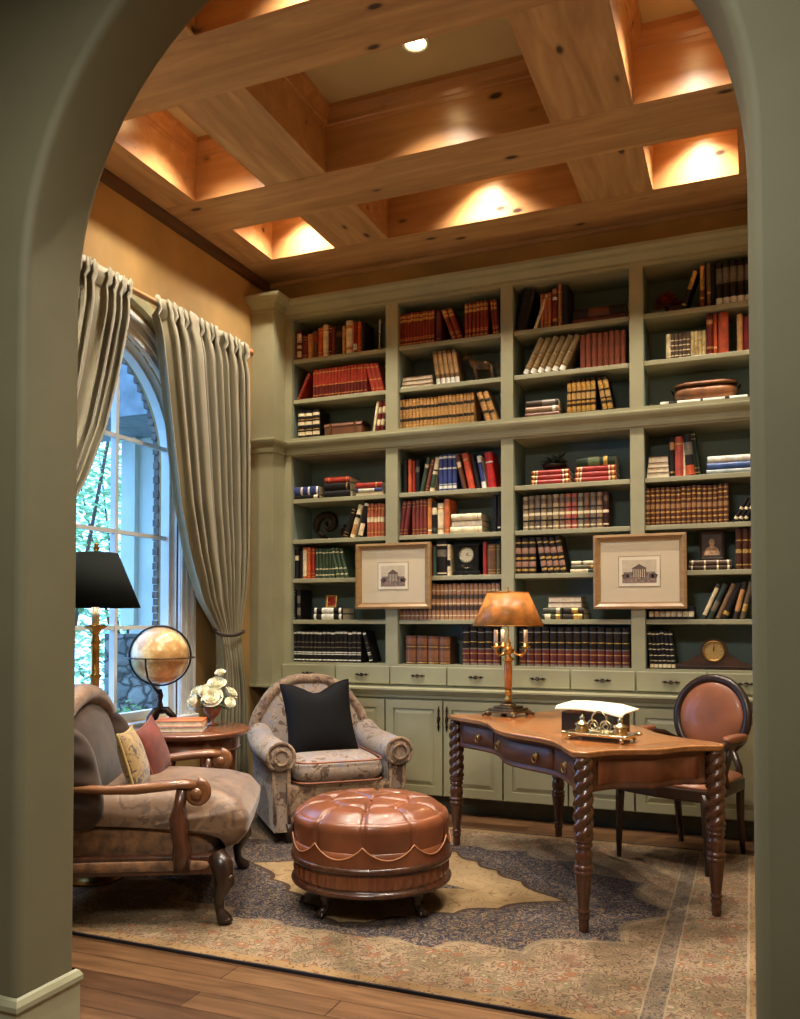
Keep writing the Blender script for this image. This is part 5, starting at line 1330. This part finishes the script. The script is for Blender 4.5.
# books on the side table
def tbook(name, label, cat, w, d, th, cover, loc, rz):
    t = thing(name, label, cat, loc, rz)
    m = MB(); m.box(-w/2,w/2,-d/2,d/2,0,.003); m.box(-w/2,w/2,-d/2,d/2,th-.003,th); m.box(-w/2,w/2,d/2-.004,d/2,.003,th-.003); obj('cover', m, cover, t, bevel=.001)
    m = MB(); m.box(-w/2+.006,w/2-.006,-d/2+.006,d/2-.004,.003,th-.003); obj('pages', m, PAGE, t)
    return t
bx, by = -3.09, 4.16
tbook('book', 'large lower book with cream page edges lying on the round side table', 'book', .30, .22, .030, pmat('cover_grey', (150,140,140), .5), (bx, by, TT+.0005), .5)
tbook('book', 'orange-brown book lying on top of the larger book on side table', 'book', .27, .20, .032, pmat('cover_orange', (190, 104, 56), .4, ns=6, na=.2), (bx+.01, by+.005, TT+.031), .46)
t = thing('flower_vase', 'small footed brown glass vase holding white roses on side table', 'vase', (-3.06, 4.45, TT+.0005))
m = MB(); m.lathe([(0,0),(.032,0),(.03,.006),(.01,.014),(.009,.035),(.022,.045),(.045,.07),(.056,.10),(.054,.115),(.05,.115),(.05,.10),(.0,.06)], 28, caps=False); obj('vase_body', m, pmat('amber_glass', (150, 92, 60), .1, ns=12, na=.3, coat=.6), t)
ros = thing('rose_bouquet', 'bouquet of cream white roses in the small vase on side table', 'flowers', (-3.06, 4.45, TT+.108))
ROSE = pmat('rose_petals', (236, 232, 206), .6, ns=20, na=.04)
def rose(c, R, tilt, seed):
    m = MB(); rr = random.Random(seed)
    M_ = T(*c) @ RZ(tilt[0]) @ RX(tilt[1])
    for k_, (n_, r_, h_, fl) in enumerate(((2,.16,.62,.0),(3,.34,.60,.08),(4,.56,.52,.2),(5,.80,.36,.42),(6,.98,.12,.7))):
        for k in range(n_):
            a = 2*PI*k/n_ + k_*.9 + rr.uniform(-.12,.12)
            def fn(u, v, a=a, r_=r_, h_=h_, fl=fl, n_=n_):
                w = (u-.5)*2*PI/n_*1.35; e = 1-.25*(2*abs(u-.5))**2
                rad = R*r_*(.25+.75*math.sin(v*e*PI/2)) + R*.16*fl*max(0, v-.7)/.3
                z = R*(-.45 + (h_+.45)*v*e) - R*.12*fl*max(0, v-.75)/.25
                return (rad*math.cos(a+w), rad*math.sin(a+w), z)
            m.grid(fn, 7, 6, M=M_)
    m.ball((0,0,-.2*R), (R*.75,R*.75,R*.45), 12, 8, M=M_)
    return m
for i, (c, R, tl) in enumerate((((.035,-.055,.055),.050,(.3,1.0)), ((-.075,-.02,.07),.044,(-.6,.8)), ((.02,.0,.115),.048,(.2,.5)), ((-.065,-.075,.03),.036,(-.5,1.2)), ((.075,.05,.07),.036,(2.0,.8)), ((-.04,.075,.085),.038,(3.4,.7)), ((.115,-.02,.03),.026,(1.0,1)), ((.03,.02,.17),.026,(0,.3)), ((-.012,-.05,.085),.034,(-.1,.9)))):
    obj('rose', rose(c, R, tl, i), ROSE, ros)
m = MB(); rr = random.Random(5)
for k in range(26):
    a = rr.uniform(0, 2*PI); leaf(m, (.03*math.cos(a), .03*math.sin(a), rr.uniform(.0,.06)), (math.cos(a), math.sin(a), rr.uniform(-.1,.7)), .07, .032)
for k in range(7): a = k*.9; m.tube([(.01*math.cos(a), .01*math.sin(a), -.03), (.04*math.cos(a), .04*math.sin(a), .06)], .003, 5)
obj('leaves', m, pmat('rose_leaf', (50, 66, 38), .5, ns=20, na=.3), ros)
ros.scale = (1.25, 1.25, 1.25)
# ------------------------------------------------------------------ upholstery
def tapestry(name, base, c1, c2, c3, scale=9, rough=.8):
    m, nt, b = newmat(name); L = nt.links; co = coords(nt)
    n0 = N(nt, 'ShaderNodeTexNoise', inp={'Scale': scale*.8, 'Detail': 2}); L.new(co, n0.inputs['Vector'])
    mm = N(nt, 'ShaderNodeMix', data_type='VECTOR', inp={0: .12}); L.new(co, mm.inputs[4]); L.new(n0.outputs['Color'], mm.inputs[5])
    n1 = N(nt, 'ShaderNodeTexNoise', inp={'Scale': scale, 'Detail': 3, 'Distortion': 1.2}); L.new(mm.outputs[1], n1.inputs['Vector'])
    r1 = ramp(nt, [(.0, c1), (.40, c1), (.44, base), (.55, base), (.59, c2), (1, c2)]); L.new(n1.outputs['Fac'], r1.inputs[0])
    v = N(nt, 'ShaderNodeTexVoronoi', inp={'Scale': scale*2.2}); L.new(mm.outputs[1], v.inputs['Vector'])
    lt = N(nt, 'ShaderNodeMath', operation='LESS_THAN', inp={1: .22}); L.new(v.outputs['Distance'], lt.inputs[0])
    mx = N(nt, 'ShaderNodeMix', data_type='RGBA'); L.new(lt.outputs[0], mx.inputs[0]); L.new(r1.outputs[0], mx.inputs[6]); mx.inputs[7].default_value = lin(c3)
    L.new(mx.outputs[2], b.inputs['Base Color']); b.inputs['Roughness'].default_value = rough; b.inputs['Sheen Weight'].default_value = .3
    f = N(nt, 'ShaderNodeTexNoise', inp={'Scale': 180, 'Detail': 2}); L.new(co, f.inputs['Vector']); bumpit(nt, b, f.outputs['Fac'], .3, .003)
    return m
TAP = tapestry('floral_tapestry', (146, 126, 108), (90, 68, 54), (128, 120, 122), (164, 146, 124), 15)
TAPB = tapestry('tapestry_border', (136, 106, 80), (84, 60, 44), (150, 128, 102), (160, 136, 104), 16)
BROC = tapestry('brown_brocade', (112, 84, 60), (88, 64, 46), (128, 98, 72), (120, 92, 68), 11, .5)
GBRO = tapestry('gold_brocade', (140, 112, 66), (44, 32, 22), (158, 130, 80), (84, 58, 34), 18, .6)
CHEN = pmat('brown_chenille', (112, 78, 50), .9, ns=26, na=.3, bump=.5, bs=120, sheen=.5)
PIPE = pmat('tan_piping', (190, 164, 126), .6)
def rbox(x0, x1, y0, y1, z0, z1, r=.4, M=None, m=None, nu=40, nv=22):
    m = m or MB(); m.soft(((x0+x1)/2, (y0+y1)/2, (z0+z1)/2), ((x1-x0)/2, (y1-y0)/2, (z1-z0)/2), r, r, nu, nv, M=M); return m

# floral club chair, local x = forward
c2 = thing('armchair', 'floral tapestry club armchair with rolled arms in front of the cupboards', 'armchair', (-2.562, 4.985, RZ_), math.atan2(-.74, .67))
c2.scale = (1, .94, 1)
for sx, sy in ((1,-1),(1,1),(-1,-1),(-1,1)):
    m = MB(); m.tube([(sx*.33, sy*.33, 0),(sx*.33, sy*.33, .05),(sx*.335, sy*.335, .12)], [.018,.026,.032], 12); obj('leg', m, DARKW, c2)
m = MB(); m.box(-.38,.36,-.35,.35,.115,.34); obj('seat_base', m, TAPB, c2, bevel=.02)
m = MB(); sq = [( .345*math.copysign(abs(math.cos(a))**.32, math.cos(a))+.06, .305*math.copysign(abs(math.sin(a))**.32, math.sin(a))) for a in [2*PI*i/56 for i in range(56)]]
m.puff(sq, .085, 7, 9, M=T(0,0,.415)); s_o = obj('seat_cushion', m, TAP, c2)
m = MB(); 
for z in (.355, .475): m.tube([(x*.985+.001, y*.985, z) for x, y in sq], .006, 6, closed=True)
obj('piping', m, pmat('rust_piping', (140, 84, 60), .6), s_o)
for s_ in (-1, 1):
    m = MB()
    # roll: section swept front to back, taller at the back
    def arm(u, v, s_=s_):
        th = 2*PI*u; x = lerp(-.30, .375, v); r = .082 + .006*math.sin(PI*v)
        rise = .05*max(0, (.35-v)/.35)**1.5
        e = 1 if v < 1 else 1
        return (x, s_*(.395)+ r*1.05*math.cos(th), .515 + rise + r*math.sin(th))
    m.grid(arm, 28, 14, cu=True); m.grid(lambda u, v, s_=s_: (.375 + .02*math.cos(v*PI/2), s_*.395+.086*math.sin(v*PI/2)*math.cos(2*PI*u), .515+.082*math.sin(v*PI/2)*math.sin(2*PI*u)), 28, 6, cu=True)
    # panel under the roll
    m.box(-.36,.355, min(s_*.325, s_*.43), max(s_*.325, s_*.43), .07, .53)
    a = obj('arm', m, TAP, c2)
    m = MB(); 
    fr = [(.086*math.cos(th), .515+.082*math.sin(th)) for th in [math.radians(-55+290*i/30) for i in range(31)]]
    m.tube([(.382, s_*.395+y, z) for y, z in fr], .012, 8)
    m.tube([(.362, s_*.395+.05*s_*-1, .46),(.362, s_*.395-.055*s_, .3),(.358, s_*.395-.06*s_, .125)], .012, 8); m.tube([(.362, s_*.395+.045*s_, .45),(.36, s_*.395+.035*s_, .3),(.357, s_*.395+.03*s_, .125)], .012, 8)
    m.tube([(.394, s_*.395+.046*math.cos(q_), .515+.044*math.sin(q_)) for q_ in [2*PI*i/20 for i in range(20)]], .009, 8, closed=True)
    obj('arm_trim', m, TAPB, a)
bo_ = []
for i in range(61):
    a = math.radians(-25 + 230*i/60); r = 1 + .035*abs(math.sin(3.2*(a-PI/2)))
    bo_.append((.40*r*math.cos(a), .535 + .375*r*math.sin(a)))
bo_ = [(.37, .16)] + bo_ + [(-.37, .16)]
BT = T(-.30, 0, .02) @ RY(-.20) @ Matrix(((0,0,1,0),(1,0,0,0),(0,1,0,0),(0,0,0,1)))   # outline (y, z) -> plane, puff axis -> x
m = MB(); m.puff(bo_, .085, 4, 9, M=BT, cen=(0, .5)); bko = obj('backrest', m, TAP, c2)
m = MB(); m.tube([(x, y, 0) for x, y in bo_], .042, 12, M=BT, flat=1.5); obj('back_border', m, TAPB, bko)
# black silk cushion
def pillow(name, label, cat, w, h, th, mat, M_, trimmat=None, pinch=.0):
    def pt(u, v, sgn):
        x = u*w/2*(1-.09*(1-v*v)); y = v*h/2*(1-.09*(1-u*u))
        if pinch: y -= pinch*math.exp(-(x/.10)**2)*max(0, v)**2
        f = (1-abs(u)**2.6)*(1-abs(v)**2.6)
        return (x, y, sgn*th*max(0, f)**.55)
    t = thing(name, label, cat); t.matrix_world = M_
    m = MB()
    for sgn in (1, -1): m.grid(lambda u, v, s_=sgn: pt(math.sin((u-.5)*PI), math.sin((v-.5)*PI), s_), 24, 24)
    obj('cover', m, mat, t)
    if trimmat:
        L_ = [i/10-1 for i in range(20)]
        o = [pt(u, -1, 1) for u in L_] + [pt(1, v, 1) for v in L_] + [pt(-u, 1, 1) for u in L_] + [pt(-1, -v, 1) for v in L_]
        m = MB(); m.tube(o, .006, 6, closed=True); obj('edge_trim', m, trimmat, t)
    return t
R2 = T(-2.562, 4.985, RZ_) @ RZ(math.atan2(-.74, .67))
PM = Matrix(((0,0,1,0),(1,0,0,0),(0,1,0,0),(0,0,0,1)))
pillow('throw_pillow', 'black silk throw pillow with pinched top on the floral armchair', 'pillow', .46, .48, .08, BLACK, R2 @ T(.00, -.04, .70) @ RY(-.34) @ PM @ RZ(.05), BLACK, .06)

# wood-framed armchair, local x = forward
c1 = thing('armchair', 'wood-framed armchair with scrolled arms and brown brocade cushions, at left', 'armchair', (-2.68, 3.42, RZ_), math.atan2(.46, .89))
for s_ in (-1, 1):
    m = MB(); m.tube([(.385, s_*.425, .004),(.385, s_*.425, .02),(.36, s_*.41, .055),(.355, s_*.405, .11),(.385, s_*.425, .18),(.37, s_*.415, .25),(.34, s_*.40, .30)], [.03,.034,.02,.024,.042,.05,.04], 14)
    m.ball((.405, s_*.43, .195), (.022,.03,.03)); m.ball((.39, s_*.428, .018), (.03,.03,.018)); obj('leg', m, DARKW, c1)  # legs take a darker wood to hold the shadow they stand in
    m = MB(); m.tube([(-.44, s_*.36, 0),(-.41, s_*.36, .12),(-.38, s_*.36, .30)], [.02,.028,.034], 12); obj('leg', m, DARKW, c1)
    m = MB(); m.box(-.40,.35, min(s_*.385,s_*.43), max(s_*.385,s_*.43), .215,.30); obj('side_rail', m, MAHOG, c1, bevel=.008)
    m = MB(); m.soft((0, s_*.425, .258), (.32,.016,.022), .4, .4, 24, 8); obj('rail_upholstery', m, CHEN, c1)
    m = MB(); pts = [(-.40,s_*.40,.60),(-.28,s_*.415,.597),(-.12,s_*.425,.588),(.0,s_*.435,.592),(.12,s_*.44,.606),(.20,s_*.44,.613),(.26,s_*.44,.607)]
    m.tube(pts, [.022,.026,.03,.034,.036,.034,.030], 14, flat=.66)
    cx, cz = .262, .573; n_ = 40       # volute rolled round the y axis
    m.tube([(cx + (.034*(1-.75*i/n_))*math.sin(2*PI*1.6*i/n_), s_*.44, cz + (.034*(1-.75*i/n_))*math.cos(2*PI*1.6*i/n_)) for i in range(n_+1)], [lerp(.019,.008,i/n_) for i in range(n_+1)], 10, flat=2.0)
    m.lathe([(0,-.030),(.024,-.030),(.024,.030),(0,.030)], 20, M=T(cx, s_*.44, cz) @ RX(PI/2))
    a = obj('armrest', m, ARMW_LIT, c1)
    m = MB(); m.tube([(.20,s_*.42,.24),(.20,s_*.43,.32),(.195,s_*.44,.36),(.19,s_*.445,.40),(.185,s_*.445,.46),(.19,s_*.44,.52),(.20,s_*.44,.59)], [.05,.052,.040,.046,.05,.034,.030], 14, flat=.8); obj('arm_support', m, MAHOG, a)
m = MB(); m.box(.30,.375,-.39,.39,.215,.30); obj('front_rail', m, MAHOG, c1, bevel=.01)
m = MB(); m.box(-.42,-.36,-.385,.385,.215,.34); obj('back_rail', m, MAHOG, c1, bevel=.008)
rbox(-.40,.33,-.372,.372,.24,.42, .22, m=(mm_ := MB())); obj('seat_deck', mm_, CHEN, c1)
# thick seat cushion with waterfall front
def seatf(u, v):
    y = lerp(-.385, .385, u); k = abs(y/.385); ed = 1-.6*max(0, (k-.80)/.20)**2
    prof = [(-.33,.42),(-.33,.50),(-.28,.545),(-.1,.562),(.12,.566),(.32,.556),(.43,.52),(.485,.45),(.475,.37),(.43,.315),(.38,.30)]
    f = v*(len(prof)-1); i = min(int(f), len(prof)-2); x, z = lerp(prof[i][0], prof[i+1][0], f-i), lerp(prof[i][1], prof[i+1][1], f-i)
    zc = .43; x = lerp(-.33, x, .985+.015*ed) - .03*(1-ed); z = zc + (z-zc)*ed + .006*math.sin(9*x+6*y)
    if x > .30: y *= 1+.06*min(1, (x-.30)/.1)
    return (x, y, z)
m = MB(); m.grid(seatf, 30, 40)
for s_, u in ((-1, 0), (1, 1)):
    pts = [seatf(u, v/40) for v in range(41)]; m.add(pts + [(0, s_*.385, .42)], [(i, i+1, 41) for i in range(40)], 0, None, True)
obj('seat_cushion', m, BROC, c1, subsurf=1)
# back: outer dark velvet shell and pale inner cushion
bo1 = [(-.36,.30),(-.40,.55),(-.41,.75),(-.36,.88),(-.24,.94),(-.10,.975),(0,.985),(.10,.975),(.24,.94),(.36,.88),(.41,.75),(.40,.55),(.36,.30)]
def smooth(p, k=2):
    for _ in range(k):
        q = []
        for i in range(len(p)):
            a, b_ = p[i], p[(i+1) % len(p)]; q += [(a[0]*.75+b_[0]*.25, a[1]*.75+b_[1]*.25), (a[0]*.25+b_[0]*.75, a[1]*.25+b_[1]*.75)]
        p = q
    return p
B1 = T(-.165, 0, .0) @ RY(-.22) @ PM
m = MB(); m.puff(smooth(bo1), .085, 5, 8, M=T(-.10,0,.0) @ B1, cen=(0,.62)); sh1 = obj('back_shell', m, VELV, c1)
m = MB(); m.puff([(x*.90, .50+(y-.50)*.97) for x, y in smooth([(p[0], max(p[1], .46)) for p in bo1])], .10, 3, 9, M=T(.0,0,.0) @ B1, cen=(0,.74), T2=.05); obj('back_cushion', m, VELV, c1)
m = MB(); m.tube([(x*1.0, y*1.0, .0) for x, y in smooth(bo1[2:-2])[2:-2]], [.03+.03*math.sin(PI*i/(len(smooth(bo1[2:-2]))-5)) for i in range(len(smooth(bo1[2:-2]))-4)], 12, M=T(.0,0,0) @ B1, flat=1.7); obj('back_roll', m, BROC, c1)
for s_ in (-1, 1):
    m = MB()
    def wf(u, v, s_=s_):
        a = 2*PI*u; z = lerp(.40, .87, v); e = max(0, 1-abs(2*v-1)**4)**.5; rip = 1+.16*math.sin(z*52+1.5*math.cos(a))*e
        cx = -.30 - .22*(z-.55)
        return (cx + .15*e*math.copysign(abs(math.cos(a))**.7, math.cos(a)), s_*.372 + .06*e*rip*math.copysign(abs(math.sin(a))**.7, math.sin(a)), z)
    m.grid(wf, 36, 60, cu=True)
    obj('wing', m, VELV, c1)
R1 = T(-2.68, 3.42, RZ_) @ RZ(math.atan2(.46, .89))
pillow('throw_pillow', 'small gold brocade pillow with dark figures against the wooden armchair back', 'pillow', .30, .29, .05, GBRO, R1 @ T(-.075, -.12, .67) @ RY(-.30) @ PM, pmat('gold_cord', (176, 150, 92), .5))
pillow('throw_pillow', 'rust red velvet pillow leaning on the gold brocade one in the wooden armchair', 'pillow', .32, .28, .05, pmat('rust_velvet', (98, 40, 28), .75, ns=12, na=.25, sheen=.1), R1 @ T(-.05, .22, .67) @ RY(-.34) @ RZ(-.1) @ PM @ RZ(.12), pmat('rust_cord', (130, 70, 50), .6))

# ------------------------------------------------------------------ outside the window
STUC = pmat('pale_stucco', (206, 206, 196), .85, ns=2, na=.06, bump=.1, bs=60)
def stone():
    m, nt, b = newmat('rubble_stone'); co = coords(nt, (1, 1, 1.3)); L = nt.links
    n = N(nt, 'ShaderNodeTexNoise', inp={'Scale': 6}); L.new(co, n.inputs['Vector'])
    mm = N(nt, 'ShaderNodeMix', data_type='VECTOR', inp={0: .12}); L.new(co, mm.inputs[4]); L.new(n.outputs['Color'], mm.inputs[5])
    v = N(nt, 'ShaderNodeTexVoronoi', inp={'Scale': 6.5}); L.new(mm.outputs[1], v.inputs['Vector']); e = N(nt, 'ShaderNodeTexVoronoi', feature='DISTANCE_TO_EDGE', inp={'Scale': 6.5}); L.new(mm.outputs[1], e.inputs['Vector'])
    r = ramp(nt, [(0, (84,80,76)), (.5, (128,122,114)), (1, (158,150,140))]); L.new(v.outputs['Color'], r.inputs[0])
    r2 = ramp(nt, [(.0, (90,86,80)), (.12, (255,255,255))]); L.new(e.outputs['Distance'], r2.inputs[0])
    mx = N(nt, 'ShaderNodeMix', data_type='RGBA', blend_type='MULTIPLY', inp={0: 1}); L.new(r.outputs[0], mx.inputs[6]); L.new(r2.outputs[0], mx.inputs[7]); L.new(mx.outputs[2], b.inputs['Base Color'])
    b.inputs['Roughness'].default_value = .9; bumpit(nt, b, e.outputs['Distance'], .6, .05); return m
STONE = stone()
m = MB(); m.box(-12, -3.76, -1, 14, -.35, -.25); struct('garden_ground', m, pmat('garden_soil', (88, 92, 60), .95, ns=4, na=.3))
m = MB(); m.box(-5.5, -3.70, 6.62, 6.9, -.25, 4.4)
m.box(-5.56, -5.4, 6.56, 6.62, 1.3, 4.4)
struct('wall_garden_wing', m, STUC)
m = MB(); rr = random.Random(11)
def irregular(m, x0, x1, y0, y1, z0, z1):
    m.box(x0, x1, y0, y1, z0, z1)
irregular(m, -5.62, -3.72, 6.42, 6.62, -.25, 1.22)
o = obj('stone_base', m, STONE); o['kind'] = 'structure'; o.name = 'wall_stone_base'
# brick quoins beside the window opening outside
m = MB()
for k in range(48):
    z = .72 + .048*k
    if z > 3.0: break
    y = WY+WR - .0 ; w = .018 if k % 2 else .027
    if z > WZ: y = WY + math.sqrt(max(.01, WR**2-(z-WZ)**2))
    m.box(-3.70, -3.661, y-w+.015, y+.24, z, z+.044)
struct('trim_brick_jamb', m, pmat('blue_brick', (110, 96, 92), .9, ns=14, na=.2))
def shrub(name, label, loc, R, n, seed, col, Lf=.09, cat='shrub'):
    t = thing(name, label, cat, loc); rr = random.Random(seed); m = MB()
    for i in range(n):
        a = rr.uniform(0, 2*PI); e = math.asin(rr.uniform(-.1, 1)); q = rr.uniform(.55, 1)
        b0 = (R[0]*q*math.cos(a)*math.cos(e), R[1]*q*math.sin(a)*math.cos(e), R[2]*.1+R[2]*q*math.sin(e))
        leaf(m, b0, (math.cos(a), math.sin(a), rr.uniform(-.3, .9)), Lf*rr.uniform(.7, 1.3), Lf*.5)
    obj('foliage', m, pmat('leaf_%d_%d' % (col[0], col[1]), col, .6, ns=4, na=.25), t)
    m = MB()
    for k in range(5): a = k*1.3; m.tube([(0,0,0), (R[0]*.3*math.cos(a), R[1]*.3*math.sin(a), R[2]*.5), (R[0]*.6*math.cos(a), R[1]*.6*math.sin(a), R[2]*.95)], [.03,.02,.006], 6)
    obj('stems', m, pmat('bark', (80, 62, 46), .9), t)
shrub('garden_shrub', 'green shrub outside at the foot of the stone wall', (-5.0, 5.95, -.25), (.45,.25,.85), 900, 1, (110, 150, 84))
shrub('garden_shrub', 'low green shrub outside the window, nearer the glass on the left', (-4.75, 5.2, -.25), (.42,.36,.95), 900, 2, (120, 158, 92))
shrub('garden_tree', 'tall leafy tree outside beyond the end of the stucco wing', (-8.6, 8.9, -.25), (1.8,1.4,5.2), 3000, 3, (160, 190, 140), .15, 'tree')
shrub('garden_tree', 'second tree further off outside the left-hand panes', (-10.0, 12.0, -.25), (2.6,1.6,6.5), 3000, 4, (170, 196, 150), .20, 'tree')
# roof soffit of the wing
m = MB(); m.box(-6.0, -3.70, 5.7, 6.61, 3.08, 3.2); m.box(-6.0, -3.70, 5.64, 5.7, 3.02, 4.6); struct('roof_soffit', m, pmat('soffit', (120, 124, 128), .7))

# ------------------------------------------------------------------ light
w = bpy.data.worlds.new('World'); SC.world = w; w.use_nodes = True
nt = w.node_tree; bg = nt.nodes['Background']
bg.inputs[0].default_value = lin((128, 188, 255)); bg.inputs[1].default_value = SKY_W
L = bpy.data.lights.new('portal', 'AREA'); L.shape = 'RECTANGLE'; L.size = 1.5; L.size_y = 2.5; L.cycles.is_portal = True
lo = bpy.data.objects.new('window_portal', L); COL.objects.link(lo); lo.location = (-3.72, WY, 1.9); lo.rotation_euler = (0, -PI/2, 0)
# added fill lamp, out of view, lighting the room from the foyer side
t = thing('foyer_fill_light', 'added unseen fill light with a glass bowl on the foyer ceiling', 'ceiling light', (-.9, .4, 3.6))
m = MB(); m.lathe([(.0,-.10),(.12,-.09),(.2,-.05),(.22,0),(0,0)], 32); obj('glass_bowl', m, emis('foyer_fill_glass', (255, 226, 180), 2), t)
L = bpy.data.lights.new('foyer', 'AREA'); L.shape = 'DISK'; L.size = 1.0; L.energy = FOYER_FILL_W; L.color = (1, .96, .86)
lo = bpy.data.objects.new('foyer_fill', L); COL.objects.link(lo); lo.parent = t; lo.location = (0, 0, -.14)

# ------------------------------------------------------------------ camera
cam = bpy.data.cameras.new('camera'); cam.sensor_fit = 'HORIZONTAL'; cam.sensor_width = 36; cam.lens = 38.7; cam.shift_y = .11247; cam.clip_start = .05
co = bpy.data.objects.new('camera', cam); COL.objects.link(co); co.location = (0, 0, 1.33)
co.rotation_euler = (PI/2 + math.radians(1.5), 0, math.radians(22.2525))
SC.camera = co
vs_ = SC.view_settings; vs_.view_transform = 'Standard'; vs_.look = 'None'; vs_.exposure = EXPO; vs_.gamma = 1; vs_.use_curve_mapping = False
